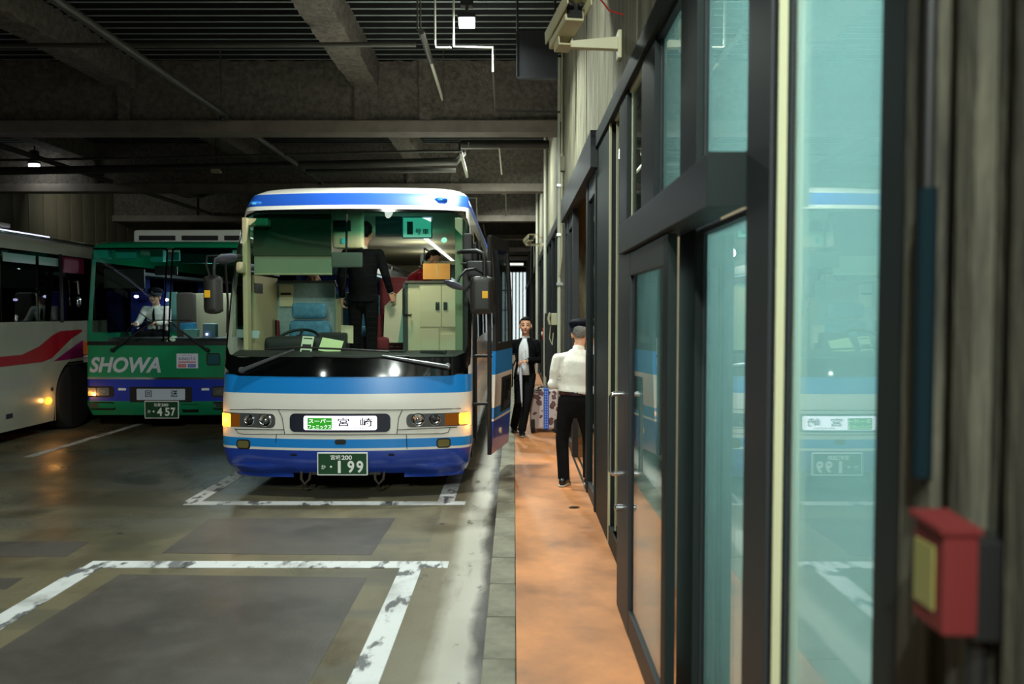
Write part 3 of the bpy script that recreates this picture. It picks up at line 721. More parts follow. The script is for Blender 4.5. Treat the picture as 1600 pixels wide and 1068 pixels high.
# ------------------------------------------------------------------ buses
def itp(tab, z):
    if z <= tab[0][0]: return tab[0][1]
    for (a, u), (b, v) in zip(tab, tab[1:]):
        if z <= b: return u + (v - u) * (z - a) / (b - a)
    return tab[-1][1]
class Bus:
    S1 = 0.88
    def __init__(s, cx, yf, hw, bow, r, yback):
        s.cx, s.yf, s.hw, s.bow, s.r, s.yb = cx, yf, hw, bow, r, yback
    def front(s, u, z, off=0.0):
        """point of the front face: u in -1..1 across, wrapping round both corners"""
        hw = itp(s.hw, z); y0 = itp(s.yf, z); r = min(s.r, hw * 0.4); a = abs(u); x1 = hw - r
        sg = 1 if u >= 0 else -1; d1 = s.bow * (x1 / 1.25) ** 2
        if a <= s.S1:
            x = a / s.S1 * x1; d = s.bow * (x / 1.25) ** 2; sl = 2 * s.bow * x / 1.5625
            nx, ny = sl, -1.0
        else:
            t = (a - s.S1) / (1 - s.S1); sl = 2 * s.bow * x1 / 1.5625
            c = (hw - 0.0, d1 + sl * r); e = (hw, d1 + r * 1.15)
            x = (1 - t) ** 2 * x1 + 2 * t * (1 - t) * c[0] + t * t * e[0]
            d = (1 - t) ** 2 * d1 + 2 * t * (1 - t) * c[1] + t * t * e[1]
            tx = 2 * (1 - t) * (c[0] - x1) + 2 * t * (e[0] - c[0]); ty = 2 * (1 - t) * (c[1] - d1) + 2 * t * (e[1] - c[1])
            nx, ny = ty, -tx
        l = math.hypot(nx, ny) or 1
        return Vector((s.cx + sg * (x + nx / l * off), y0 + d + ny / l * off, z))
    def cend(s, z):
        return s.front(1, z).y
    def px(s, x, y):
        """surface coordinates (u, z) of a photograph pixel"""
        Y = itp(s.yf, 1.2); u = 0; z = 1
        for _ in range(9):
            p = at(x, y, Y); z = p.z; t = p.x - s.cx
            lo, hi = -1.0, 1.0
            for _ in range(22):
                mid = (lo + hi) / 2
                if s.front(mid, z).x - s.cx < t: lo = mid
                else: hi = mid
            u = (lo + hi) / 2; Y = s.front(u, z).y
        return u, z
    def rect(s, x0, y0, x1, y1, bottom=True):
        """u, z box for a pixel box (measured at its middle)"""
        xm, ym = (x0 + x1) / 2, (y0 + y1) / 2
        return s.px(x0, ym)[0], s.px(x1, ym)[0], s.px(xm, y1)[1], s.px(xm, y0)[1]
    def patch(s, name, box, m, parent, off=0.006, r=0.0, th=0.006, shear=0.0):
        """a rounded plate moulded to the front: box = (u0, u1, z0, z1)"""
        u0, u1, z0, z1 = box
        b = MB(); W_ = (s.front(u1, (z0 + z1) / 2) - s.front(u0, (z0 + z1) / 2)).length; H = z1 - z0
        rr = min(r, W_ * 0.49, H * 0.49)
        out = rrect(W_ / 2, H / 2, max(rr, 1e-4), 4 if rr else 1)
        nr = max(2, int(W_ / 0.18) + 1)
        uv = lambda p, k: (u0 + (u1 - u0) * (p[0] * k / W_ + 0.5), z0 + H * (p[1] * k / H + 0.5))
        # strips across so that wide plates follow the curve
        nu = max(2, int(W_ / 0.1)); rows = []
        def zspan(x):
            ax = abs(x)
            if rr and ax > W_ / 2 - rr:
                q = ax - (W_ / 2 - rr); return H / 2 - rr + math.sqrt(max(0, rr * rr - q * q))
            return H / 2
        xs = sorted(set([-W_ / 2 + W_ * i / nu for i in range(nu + 1)] + ([sg * (W_ / 2 - rr + rr * math.sin(R(a))) for a in (0, 22, 45, 66, 80, 90) for sg in (-1, 1)] if rr else [])))
        vs = []
        for x in xs:
            h = max(zspan(x), 0.0008)
            for sgn, o in ((1, off), (-1, off), (-1, off - th), (1, off - th)):
                zz = (z0 + z1) / 2 + sgn * h
                uu = u0 + (u1 - u0) * (x / W_ + 0.5) + shear * sgn * h
                vs.append(s.front(uu, zz, o))
        fs = []
        for i in range(len(xs) - 1):
            for k in range(4):
                fs.append((4 * i + k, 4 * i + (k + 1) % 4, 4 * i + 4 + (k + 1) % 4, 4 * i + 4 + k))
        n_ = len(xs) - 1
        fs += [(0, 1, 2, 3), (4 * n_, 4 * n_ + 1, 4 * n_ + 2, 4 * n_ + 3)]
        b.add(vs, fs, m)
        return b.build(name, parent, angle=40)
    def plate(s, x0, y0, x1, y1, off, parent, rows):
        u, z = s.px((x0 + x1) / 2, (y0 + y1) / 2); Y = s.front(u, z).y - off
        a, c = at(x0, y1, Y), at(x1, y0, Y)
        o = MB().box((a.x, Y, a.z), (c.x, Y + .02, c.z), M_white, bevel=.008).build('number_plate', parent)
        MB().box((a.x + .012, Y - .002, a.z + .012), (c.x - .012, Y + .004, c.z - .012), M_plate, bevel=.0015).build('plate_face', o)
        for st, b0, b1, b2, b3, bold in rows:
            p, q = at(b0, b3, Y - .003), at(b2, b1, Y - .003)
            if st == '|':
                MB().box((p.x, Y - .004, p.z), (q.x, Y - .002, q.z), M_white).build('lettering', o, smooth=False)
            else:
                lettering(st, lambda k, v, p=p, q=q: Vector((p.x + (q.x - p.x) * k, Y - .004, p.z + (q.z - p.z) * v)), M_white, o, bold=bold)
        return o
    def seam(s, pts, w, m, parent, name='panel_seam', off=0.0015):
        """thin dark joint through pixel points"""
        q = [s.px(*p) for p in pts]; P = []
        for a, c in zip(q, q[1:]):
            n_ = max(1, int(abs(c[0] - a[0]) / 0.08))
            P += [(a[0] + (c[0] - a[0]) * k / n_, a[1] + (c[1] - a[1]) * k / n_) for k in range(n_)]
        P.append(q[-1]); W3 = [s.front(u, z, off) for u, z in P]
        return MB().tube(W3, [(w, w)] * len(W3), m, 4).build(name, parent, smooth=False)
    def text(s, st, box, m, parent, off=0.009, **kw):
        u0, u1, z0, z1 = box
        return lettering(st, lambda a, c: s.front(u0 + (u1 - u0) * a, z0 + (z1 - z0) * c, off), m, parent, **kw)
    def shell(s, name, rows, zmat, parent, sides, ucols, win, door=None, arch=None, zfloor=None):
        """painted body: rows of heights, columns along both sides and across the front; win = (u0,u1,z0,z1) hole for the windscreen;
        side window band holes: sides = (z0, z1)"""
        b = MB(); nfc = len(ucols)
        ys = [None, 'c'] + sides    # corner end, pillar, then fixed stations
        vs = []; nl = len(sides) + 1
        for z in rows:
            row = []
            hw = itp(s.hw, z)
            for y in reversed(sides): row.append(Vector((s.cx - hw, max(y, s.cend(z) + 0.12), z)))
            row.append(Vector((s.cx - hw, s.cend(z) + 0.1, z)))
            for u in ucols: row.append(s.front(u, z))
            row.append(Vector((s.cx + hw, s.cend(z) + 0.1, z)))
            for y in sides: row.append(Vector((s.cx + hw, max(y, s.cend(z) + 0.12), z)))
            vs += row
        NC = 2 * nl + nfc
        f0 = nl; f1 = nl + nfc - 1
        for i in range(len(rows) - 1):
            zm = (rows[i] + rows[i + 1]) / 2
            for k in range(NC - 1):
                if f0 <= k < f1:
                    um = (ucols[k - f0] + ucols[k - f0 + 1]) / 2
                    if win and win[0] < um < win[1] and win[2] < zm < win[3]: continue
                else:
                    right = k >= f1
                    j = (k - f1) if right else (f0 - k - 1)      # 0 = pillar strip, 1 = pillar..sides[0], 2 = sides[0]..sides[1]
                    if right and door and j == 1 and door[0] < zm < door[1]: continue
                    if j >= 1 and zfloor and zfloor[0] < zm < zfloor[1] and not (right and door and j == 1 and zm < door[1]): continue
                    if right and arch and j == arch[0] and zm < arch[1]: continue
                b.add([], [], zmat(zm))
                b.f.append((i * NC + k, i * NC + k + 1, (i + 1) * NC + k + 1, (i + 1) * NC + k)); b.m.append(b.mi(zmat(zm)))
            b.f.append((i * NC + NC - 1, i * NC, (i + 1) * NC, (i + 1) * NC + NC - 1)); b.m.append(b.mi(zmat(zm)))
        b.v = [tuple(v) for v in vs]
        if arch:
            yc, zc, ra, x = arch[2], arch[3], arch[4], s.cx + itp(s.hw, 1.0)
            ya, yb = sides[arch[0] - 2], sides[arch[0] - 1]; zt = arch[1]; n = 16
            A_ = [(yc - ra * math.cos(math.pi * k / n), zc + ra * math.sin(math.pi * k / n)) for k in range(n + 1)]
            A_ = [(yc - ra, rows[0])] + A_ + [(yc + ra, rows[0])]
            O_ = [(ya, rows[0])] + [(ya + (yb - ya) * k / n, zt) if 0 < k < n else ((ya, zt) if k == 0 else (yb, zt)) for k in range(n + 1)] + [(yb, rows[0])]
            vv = [(x, p[0], p[1]) for p in A_] + [(x, p[0], p[1]) for p in O_] + [(x - 0.5, p[0], p[1]) for p in A_]
            m_ = len(A_); ff = [(k, k + 1, m_ + k + 1, m_ + k) for k in range(m_ - 1)]
            b.add(vv, ff, zmat(0.8)); b.add(vv, [(k, k + 1, 2 * m_ + k + 1, 2 * m_ + k) for k in range(m_ - 1)], M_black)
        return b.build(name, parent, fix=False, angle=42)
    def screen(s, parent, box, inner, m_glass, m_frit, off=0.006, name='windscreen', r0=0.16, r1=0.10):
        """curved windscreen: black printed border round a clear pane"""
        def outline(bx, r):
            u0, u1, z0, z1 = bx; W_ = (s.front(u1, 2) - s.front(u0, 2)).length; H = z1 - z0
            pts = []
            o = rrect(W_ / 2, H / 2, r, 6)
            # denser points along the long edges
            dense = []
            for a, c in zip(o, o[1:] + o[:1]):
                n_ = max(1, int(math.hypot(c[0] - a[0], c[1] - a[1]) / 0.12))
                dense.append((a, c))
            return o, W_, H
        def sample(bx, r, N):
            o, W_, H = outline(bx, r); u0, u1, z0, z1 = bx
            L = [0]
            for a, c in zip(o, o[1:] + o[:1]): L.append(L[-1] + math.hypot(c[0] - a[0], c[1] - a[1]))
            res = []; oo = o + o[:1]
            for k in range(N):
                d = L[-1] * k / N; j = max(i for i in range(len(L)) if L[i] <= d + 1e-9); j = min(j, len(o) - 1)
                t = (d - L[j]) / max(1e-9, L[j + 1] - L[j]); x = oo[j][0] + (oo[j + 1][0] - oo[j][0]) * t; y = oo[j][1] + (oo[j + 1][1] - oo[j][1]) * t
                res.append((u0 + (u1 - u0) * (x / W_ + 0.5), z0 + (z1 - z0) * (y / H + 0.5)))
            return res
        N = 96
        A_ = sample(box, r0, N); B_ = sample(inner, r1, N)
        fb = MB(); vs = []; K = 4
        for k in range(K + 1):
            for a, c in zip(A_, B_):
                t = k / K; vs.append(s.front(a[0] + (c[0] - a[0]) * t, a[1] + (c[1] - a[1]) * t, off))
        fs = [(k * N + i, k * N + (i + 1) % N, (k + 1) * N + (i + 1) % N, (k + 1) * N + i) for k in range(K) for i in range(N)]
        fb.add(vs, fs, m_frit)
        gb = MB(); vs = []; K = 9
        cu, cz = (inner[0] + inner[1]) / 2, (inner[2] + inner[3]) / 2
        for k in range(K):
            for c in B_:
                t = 1 - k / K; vs.append(s.front(cu + (c[0] - cu) * t, cz + (c[1] - cz) * t, off))
        vs.append(s.front(cu, cz, off))
        fs = [(k * N + i, k * N + (i + 1) % N, (k + 1) * N + (i + 1) % N, (k + 1) * N + i) for k in range(K - 1) for i in range(N)]
        fs += [((K - 1) * N + i, (K - 1) * N + (i + 1) % N, K * N) for i in range(N)]
        gb.add(vs, fs, m_glass)
        g = gb.build(name, parent, fix=False, angle=60)
        fb.build('black_border', g, fix=False, angle=60)
        return g

def wheel(parent, c, axis, r=0.5, w=0.28):
    t = MB().lathe([(r * 0.62, -w / 2), (r * 0.93, -w / 2), (r, -w * 0.36), (r, w * 0.36), (r * 0.93, w / 2), (r * 0.62, w / 2)], c, axis, M_rubber, 36).build('wheel', parent)
    rim = MB().lathe([(r * 0.6, -w * 0.3), (r * 0.62, w * 0.5), (r * 0.55, w * 0.46), (r * 0.48, w * 0.2), (r * 0.22, w * 0.25), (r * 0.2, w * 0.42), (r * 0.1, w * 0.44)], c, axis, mat('wheel_rim', (120, 120, 122), 0.4, metal=0.6), 30).build('rim', t)
    return t
def wiper(parent, pivot, tip, m, blade=0.75):
    pivot, tip = Vector(pivot), Vector(tip)
    a = MB().lathe([(0.03, -0.02), (0.03, 0.03), (0.02, 0.04)], pivot, (0, -1, 0.3), m, 12)
    a.tube([pivot + Vector((0, -0.03, 0)), pivot.lerp(tip, 0.5) + Vector((0, -0.04, 0)), tip + Vector((0, -0.03, 0))], [0.022, 0.017, 0.010], m, 6)
    o = a.build('wiper_arm', parent)
    d = (tip - pivot).normalized()
    return o

# ---- blue and white bus
P_white = mat('bus_white', (226, 222, 214), 0.28, coat=0.6, var=0.05, vscale=2)
P_lblue = mat('bus_sky_blue', (24, 128, 208), 0.28, coat=0.6)
P_dblue = mat('bus_dark_blue', (22, 62, 168), 0.28, coat=0.6, var=0.15, vscale=3)
P_rblue = mat('bus_roof_blue', (30, 84, 186), 0.45, coat=0.15)
P_seam = mat('seam_black', (14, 14, 16), 0.6)
M_ws = glass('windscreen_glass', (0.80, 0.90, 0.84), 0.035, band=(2.52, 2.66, (0.10, 0.42, 0.36)))
M_frit = mat('screen_border', (8, 9, 10), 0.08, coat=1.0)
M_tint = glass('side_glass_tint', (0.16, 0.18, 0.18), 0.06)
M_chrome = mat('chrome', (220, 222, 226), 0.12, metal=1.0)
M_amber = emis('lit_amber', (255, 150, 44), 5.0)
M_amberd = mat('amber_lens', (150, 82, 22), 0.2, coat=1.0)
M_lampglass = mat('lamp_reflector', (168, 170, 176), 0.16, metal=0.9)
M_plate = mat('plate_green', (14, 66, 34), 0.45)
M_white = mat('print_white', (232, 232, 230), 0.5)
M_grey = mat('lamp_grey', (92, 94, 98), 0.35, metal=0.4)

blue = Bus(-1.675,
           [(.2, 7.86), (.3, 7.72), (.45, 7.66), (.9, 7.67), (1.2, 7.72), (1.4, 7.77), (2.0, 7.94), (2.5, 8.11), (2.9, 8.28), (3.0, 8.37), (3.08, 8.47), (3.15, 8.66), (3.2, 8.9), (3.24, 9.25), (3.265, 9.7), (3.28, 10.3)],
           [(.2, 1.18), (.3, 1.22), (.5, 1.252), (1.9, 1.25), (2.4, 1.235), (2.88, 1.20), (3.07, 1.175), (3.13, 1.12), (3.18, 1.03), (3.22, .9), (3.25, .7), (3.27, .45), (3.281, .01)],
           0.20, 0.16, 19.2)
bus1 = tag(empty('coach', (-1.675, 12.0, 0)), 'blue and white coach with a lit destination sign parked beside the walkway', 'bus')
rows1 = [.22, .26, .32, .40, .476, .50, .587, .66, .74, .82, .889, .96, 1.025, 1.11, 1.2, 1.4, 1.55, 1.8, 2.05, 2.3, 2.56, 2.72, 2.884, 2.93, 2.98, 3.03, 3.077, 3.11, 3.15, 3.18, 3.20, 3.22, 3.235, 3.25, 3.262, 3.272, 3.28]
def zm1(z):
    if z < .476: return P_dblue
    if z < .50: return P_white
    if z < .587: return P_lblue
    if z < 1.025: return P_white
    if z < 1.2: return P_lblue
    if z < 2.93: return P_white
    if z < 3.077: return P_rblue
    return P_white
US = [-1, -.985, -.965, -.945, -.92, -.90, -.88, -.8, -.68, -.55, -.4, -.25, -.1, 0, .1, .25, .4, .55, .68, .8, .88, .90, .92, .945, .965, .985, 1]
WS1 = (-.945, .945, 1.2, 2.884)
blue.shell('body', rows1, zm1, bus1, [9.15, 10.6, 12.4, 14.2, 16.0, 17.8, 19.2], US, WS1, door=(.32, 2.56), zfloor=(1.55, 2.72))
blue.screen(bus1, (-.965, .965, 1.19, 2.885), (-.935, .935, 1.37, 2.855), M_ws, M_frit)
# side glazing, floor, linings
M_line_in = mat('saloon_lining', (176, 166, 136), 0.7)
M_saloon = mat('saloon_floor', (58, 56, 56), 0.8)
M_dash = mat('dash_dark', (40, 42, 40), 0.6)
for sg in (-1, 1):
    st = [9.15, 10.6, 12.4, 14.2, 16.0, 17.8, 19.2] if sg > 0 else [8.65, 9.15, 10.6, 12.4, 14.2, 16.0, 17.8, 19.2]
    for a, b in zip(st, st[1:]):
        x = lambda z: blue.cx + sg * (itp(blue.hw, z) + 0.004)
        MB().add([(x(1.5), a + .02, 1.52), (x(1.5), b - .02, 1.52), (x(2.1), b - .02, 2.1), (x(2.1), a + .02, 2.1), (x(2.74), b - .02, 2.74), (x(2.74), a + .02, 2.74)], [(0, 1, 2, 3), (3, 2, 4, 5)], M_tint).build('side_window', bus1, fix=False)
        MB().box((x(2) - .01 * sg - .02, b - .05, 1.5), (x(2) - .02 * sg, b + .05, 2.76), M_black).build('window_pillar', bus1, smooth=False)
inn = MB()
inn.box((-2.86, 8.6, 1.08), (-.5, 19.1, 1.12), M_saloon)
inn.box((-2.86, 8.0, .60), (-.5, 8.62, .66), M_saloon)
inn.box((-2.82, 8.9, 2.92), (-.56, 19.1, 2.96), M_line_in)
inn.box((-2.86, 19.0, .6), (-.5, 19.05, 2.95), M_line_in)
inn.build('saloon_floor', bus1, smooth=False)
MB().box((-2.84, 8.4, .26), (-.60, 19.0, .62), M_black).box((-2.0, 7.82, .21), (-1.32, 8.5, .30), M_dash).build('chassis', bus1, smooth=False)
for y in (10.4, 16.2):
    for x in (-2.66, -.70):
        wheel(bus1, (x, y, .5), (1 if x > -1.6 else -1, 0, 0))
for x in (-2.06, -1.33):
    MB().tube([(x - .05, 7.86, .30), (x - .04, 7.80, .17), (x, 7.77, .13), (x + .04, 7.80, .17), (x + .05, 7.86, .30)], .014, mat('rusty_hook', (66, 54, 46), .8), 8).build('towing_hook', bus1)
# front details, read off the photograph
bx = blue.rect
hl = blue.patch('headlamp', bx(348.5, 645, 430, 667), M_grey, bus1, .004, .05, .01)
blue.patch('turn_lens', bx(349, 645, 361, 666), M_amber, hl, .010, .02)
blue.patch('turn_lens', bx(361.5, 646, 375, 666), M_amberd, hl, .010, .01)
hr = blue.patch('headlamp', bx(635, 645, 734, 666), M_grey, bus1, .004, .05, .01)
blue.patch('turn_lens', bx(717, 644, 733, 662), M_amber, hr, .010, .02)
blue.patch('turn_lens', bx(695, 645, 716, 664), M_amberd, hr, .010, .01)
for x, y, r_, dark, par in ((390, 656, .056, True, hl), (415, 656, .066, False, hl), (653, 655, .066, False, hr), (679, 655, .058, True, hr)):
    u, z = blue.px(x, y); p = blue.front(u, z, .0)
    nrm = (blue.front(u, z, .05) - p).normalized()
    MB().lathe([(r_, .004), (r_, .012), (r_ * .9, .016), (r_ * .8, .008), (r_ * .45, .003), (r_ * .1, .003)], p, nrm, M_chrome if not dark else M_chrome, 24).build('lamp_bowl', par)
    if dark:
        MB().ball(p + nrm * .008, r_ * .48, M_black, 14, 10).build('projector_lens', par)
    else:
        MB().ball(p + nrm * .006, (r_ * .3, r_ * .3, r_ * .3), M_lampglass, 12, 8).build('bulb', par)
sg_ = blue.patch('destination_box', bx(453, 646, 610, 675), mat('sign_surround', (30, 32, 48), .4), bus1, .005, .05, .01)
M_signlit = emis('lit_sign_white', (246, 244, 255), 1.9)
blue.patch('lit_panel', bx(475, 649.5, 589, 671.5), M_signlit, sg_, .010, .02)
blue.patch('green_panel', bx(481, 652.5, 519, 670.5), emis('lit_sign_green', (44, 170, 30), .9), sg_, .0125, 0, .002)
M_signink = mat('sign_ink', (10, 5, 22), .6)
M_litw = emis('lit_lettering', (240, 255, 236), 1.5)
blue.text('スーパー', bx(483, 654, 518, 660.5), M_litw, sg_, .0145, bold=.02)
blue.text('フェニックス', bx(482, 663, 518.5, 669.5), M_litw, sg_, .0145, bold=.02)
blue.text('宮', bx(528, 652.5, 546, 665.5), M_signink, sg_, .0135, bold=.02)
blue.text('崎', bx(563, 652.5, 582, 665.5), M_signink, sg_, .0135, bold=.02)
blue.text('MIYAZAKI', bx(540, 667, 572, 670), M_signink, sg_, .0135)
# number plate
blue.plate(495.5, 706.5, 574.5, 742.5, .05, bus1, [('宮', 516.5, 710.5, 524, 718, .02), ('崎', 525, 710.5, 532, 718, .02), ('200', 533.5, 711, 550, 718, .03), ('か', 502, 725.5, 509, 732.5, .02), ('・', 515.5, 727, 519, 730.5, .05),
    ('|', 528, 719.5, 532.3, 738.5, 0), ('9', 543, 719.5, 553.5, 738.5, .03), ('9', 557, 719.5, 567.5, 738.5, .03)])
for x_, y_ in ((-2.95, 7.86), (-.40, 7.86)):
    bulb('turn_glow', (x_, y_, .74), 1.5, (1.0, .45, .10), .03)
# joints of the bumper and front panel
for pts in ([(347, 637.5), (400, 639), (540, 640), (680, 639), (737, 635)], [(435, 639.5), (441, 652), (445, 678)], [(629, 639.5), (623, 652), (620, 678)],
            [(350, 669), (444, 671)], [(621, 671), (736, 664)], [(445, 678), (620, 678)], [(432, 679), (431, 690), (436, 742)], [(635, 679), (636, 700), (640, 742)],
            [(367, 669), (372, 676), (380, 678), (445, 678)], [(704, 667), (700, 675), (692, 677), (620, 678)]):
    blue.seam(pts, .0035, P_seam, bus1)
for x0, x1, y0, y1 in ((370, 391, 686, 701), (682, 704, 684, 699)):
    f = blue.patch('fog_lamp', bx(x0, y0, x1, y1), M_black, bus1, .006, .03, .008)
    blue.patch('lens', bx(x0 + 2, y0 + 2, x1 - 2, y1 - 2), mat('old_lens', (104, 98, 58), .2, coat=.6), f, .012, .02)
blue.patch('badge_recess', bx(523, 686, 541, 694), M_black, bus1, .004, .03, .006)
for x0, x1 in ((454, 464), (607, 616)):
    blue.patch('bumper_slot', bx(x0, 709, x1, 712), P_seam, bus1, .002, .008, .003)
# bulging lower corners of the bumper
for x0, x1 in ((362, 452), (632, 726)):
    u0, u1, z0, z1 = bx(x0, 722, x1, 743)
    b = MB()
    def fn(a, c, u0=u0, u1=u1, z0=z0, z1=z1):
        return blue.front(u0 + (u1 - u0) * a, z0 + (z1 - z0) * c, -.004 + .05 * math.sin(math.pi * a) ** 2 * math.sin(math.pi * min(1, c * .8 + .2)))
    b.grid(fn, 14, 6, P_dblue); b.build('bumper_bulge', bus1, fix=False, angle=60)
# roof marker lamps
for x, y in ((400, 318), (689, 312)):
    u, z = blue.px(x, y); p = blue.front(u, z, 0)
    MB().ball(p, (.075, .03, .028), mat('marker_housing', (40, 120, 220), .15, coat=1), 14, 8).ball(p + Vector((-.01, -.024, 0)), (.028, .012, .012), emis('marker_glow', (90, 190, 255), 0.9)).build('marker_lamp', bus1)
# wipers
pv = lambda x, y, o=.03: blue.front(*blue.px(x, y), o)
wiper(bus1, pv(381, 578), pv(462, 546), M_grey)
wiper(bus1, pv(699, 572), pv(598, 555), M_grey)
MB().tube([pv(418, 545, .03), pv(470, 542, .028), pv(560, 546, .028), pv(608, 549, .03)], .010, M_black, 6).build('wiper_blade', bus1)
MB().tube([pv(490, 556, .03), pv(560, 558, .028), pv(640, 556, .03)], .010, M_black, 6).build('wiper_blade', bus1)

# mirrors
def mirror(parent, c, sticker, w=.105, h=.185, sx=.02):
    """rounded black mirror housing with a yellow sticker on its back"""
    x, y, z = c
    b = MB().box((x - w, y - .07, z - h), (x + w, y + .07, z + h), mat('mirror_black', (38, 36, 34), .5, bump=.1, bscale=200), bevel=.06)
    o = b.build('mirror', parent, angle=60)
    MB().box((x + sx - .028, y - .0745, z - .0 - .03), (x + sx + .028, y - .069, z + .04), mat('sticker_yellow', (236, 176, 20), .5), bevel=.002).build('sticker', o)
    MB().box((x - w * .85, y + .065, z - h * .88), (x + w * .85, y + .073, z + h * .88), M_chrome, bevel=.003).build('mirror_glass', o)
    return o
mb1 = tuple(at(753, 461, 7.75))
mirror(bus1, mb1, None, .115, .185, .033)
arm = MB().tube([blue.front(*blue.px(716, 394), .0), at(722, 393, 7.85), at(745, 392, 7.78), at(755, 396, 7.76), at(757, 405, 7.75), at(757, 436, 7.75)], .022, M_black, 10)
arm.tube([at(757, 428, 7.75), at(742, 420, 7.7), at(728, 422, 7.66), at(718, 432, 7.62), at(714, 444, 7.60)], .014, M_black, 8)
arm.build('mirror_arm', bus1)
MB().ball(at(709, 445, 7.58), (.10, .085, .028), mat('mirror_back', (92, 96, 112), .3), 20, 8, Matrix.Rotation(R(20), 3, 'Y') @ Matrix.Rotation(R(-18), 3, 'X')).build('convex_mirror', bus1)
c = at(749, 420, 8.0)
MB().box((c.x - .125, c.y - .03, c.z - .08), (c.x + .125, c.y + .03, c.z + .08), M_black, bevel=.03).build('side_mirror', bus1)
MB().tube([(c.x - .12, c.y, c.z + .05), (c.x - .18, 8.1, c.z + .06)], .014, M_black).build('mirror_stay', bus1)
# the far side pair
mb2 = tuple(at(333, 460, 7.80))
mirror(bus1, mb2, None, .085, .19, -.03)
arm = MB().tube([at(334, 436, 7.8), at(334, 418, 7.8), at(336, 404, 7.82), at(345, 399, 7.85), at(362, 398, 8.0), blue.front(*blue.px(374, 400), -.02)], .018, M_black, 10)
arm.tube([at(328, 432, 7.8), at(322, 412, 7.8), at(324, 400, 7.8), at(340, 399, 7.82)], .010, M_black, 6)
arm.tube([at(352, 412, 7.85), at(356, 470, 8.0), at(355, 520, 8.05)], .012, M_black, 6)
arm.build('mirror_arm', bus1)
MB().ball(at(354, 404, 7.74), (.105, .09, .034), mat('mirror_back', (92, 96, 112), .3), 20, 8, Matrix.Rotation(R(-16), 3, 'Y') @ Matrix.Rotation(R(-14), 3, 'X')).build('convex_mirror', bus1)

# open door, swung out beside the doorway
dr_o = Vector((-.268, 8.12, 0)); dr_d = (Vector((-.10, 8.93, 0)) - dr_o); DL = dr_d.length; dr_d.normalize(); dr_n = Vector((dr_d.y, -dr_d.x, 0))
def dp(t, z, n=0.0):
    bulge = .05 * math.sin(math.pi * min(1, max(0, (z - .3) / 2.4))) if True else 0
    return dr_o + dr_d * (t * DL) + dr_n * (n + bulge) + Vector((0, 0, z))
door = MB()
zr = [.36, .40, .60, .74, .78, .90, 1.04, 1.12, 1.30, 2.56]
def dbl(z0, z1, m, t0=0.0, t1=1.0, n0=0, n1=.035, name=None, b=None):
    b = b or door; nz = max(1, int((z1 - z0) / .12)); vs = []
    for k in range(nz + 1):
        z = z0 + (z1 - z0) * k / nz
        vs += [dp(t0, z, n0), dp(t1, z, n0), dp(t1, z, n1), dp(t0, z, n1)]
    fs = [(4 * k + a, 4 * k + (a + 1) % 4, 4 * k + 4 + (a + 1) % 4, 4 * k + 4 + a) for k in range(nz) for a in range(4)] + [(0, 1, 2, 3), (4 * nz, 4 * nz + 1, 4 * nz + 2, 4 * nz + 3)]
    b.add(vs, fs, m); return b
for z0, z1, m in ((.36, .70, P_dblue), (.70, .725, P_white), (.725, .84, P_lblue), (.84, 1.18, P_white), (1.18, 1.42, P_lblue)):
    dbl(z0, z1, m)
dbl(1.42, 2.60, M_black, 0, .14); dbl(1.42, 2.60, M_black, .90, 1.0); dbl(2.48, 2.60, M_black, .14, .90); dbl(1.42, 1.50, M_black, .14, .9)
dobj = door.build('door', bus1, angle=30)
g = MB(); dbl(1.50, 2.48, M_glassd, .14, .90, .014, .020, b=g); g.build('door_glass', dobj)
g = MB(); dbl(.76, 1.13, M_black, .36, .93, .036, .042, b=g); g.build('kerb_window_frame', dobj)
g = MB(); dbl(.79, 1.10, M_tint, .42, .88, .043, .046, b=g); g.build('kerb_window', dobj)
g = MB().lathe([(.035, 0), (.03, .012), (.005, .016)], dp(.42, .56, .035), dr_n, mat('cream_lens', (226, 190, 150), .3), 16); g.build('marker_lens', dobj)
MB().tube([dp(-.01, .36, .015), dp(-.01, 2.58, .015)], .022, M_rubber, 8).build('rubber_edge', dobj)
am = MB()
for z in (1.36, .86):
    am.tube([(-.46, 8.22, z), (-.36, 8.30, z), tuple(dp(.25, z, 0))], .016, M_black, 8)
am.build('door_arm', dobj)
# door jamb and steps seen in the opening
jb = MB().box((-.52, 8.14, .32), (-.425, 8.30, 2.62), M_black, bevel=.02).box((-.66, 9.06, .32), (-.425, 9.16, 2.6), M_black, bevel=.01)
jb.box((-1.2, 8.3, .30), (-.45, 9.1, .38), M_saloon).box((-1.25, 8.3, .6), (-.9, 9.1, .66), M_saloon)
jb.build('doorway_jamb', bus1)
MB().tube([(-.47, 8.40, .5), (-.46, 8.45, 1.2), (-.50, 8.6, 2.0)], .016, M_chrome, 8).tube([(-.50, 9.0, .6), (-.50, 8.98, 2.1)], .016, M_chrome, 8).build('grab_rail', bus1)

# ---- inside the blue bus
pp = lambda x, y, Y: at(x, y, Y)
M_beige = mat('beige_trim', (190, 178, 140), .6)
M_cab = mat('cabinet_beige', (206, 196, 160), .45)
M_curt = mat('blue_curtain', (28, 46, 112), .9, var=.5, vscale=14, stretch=(1, 1, .05))
M_seatb = mat('seat_blue', (88, 146, 178), .9, var=.25, vscale=20)
M_seatm = mat('seat_maroon', (116, 38, 46), .8)
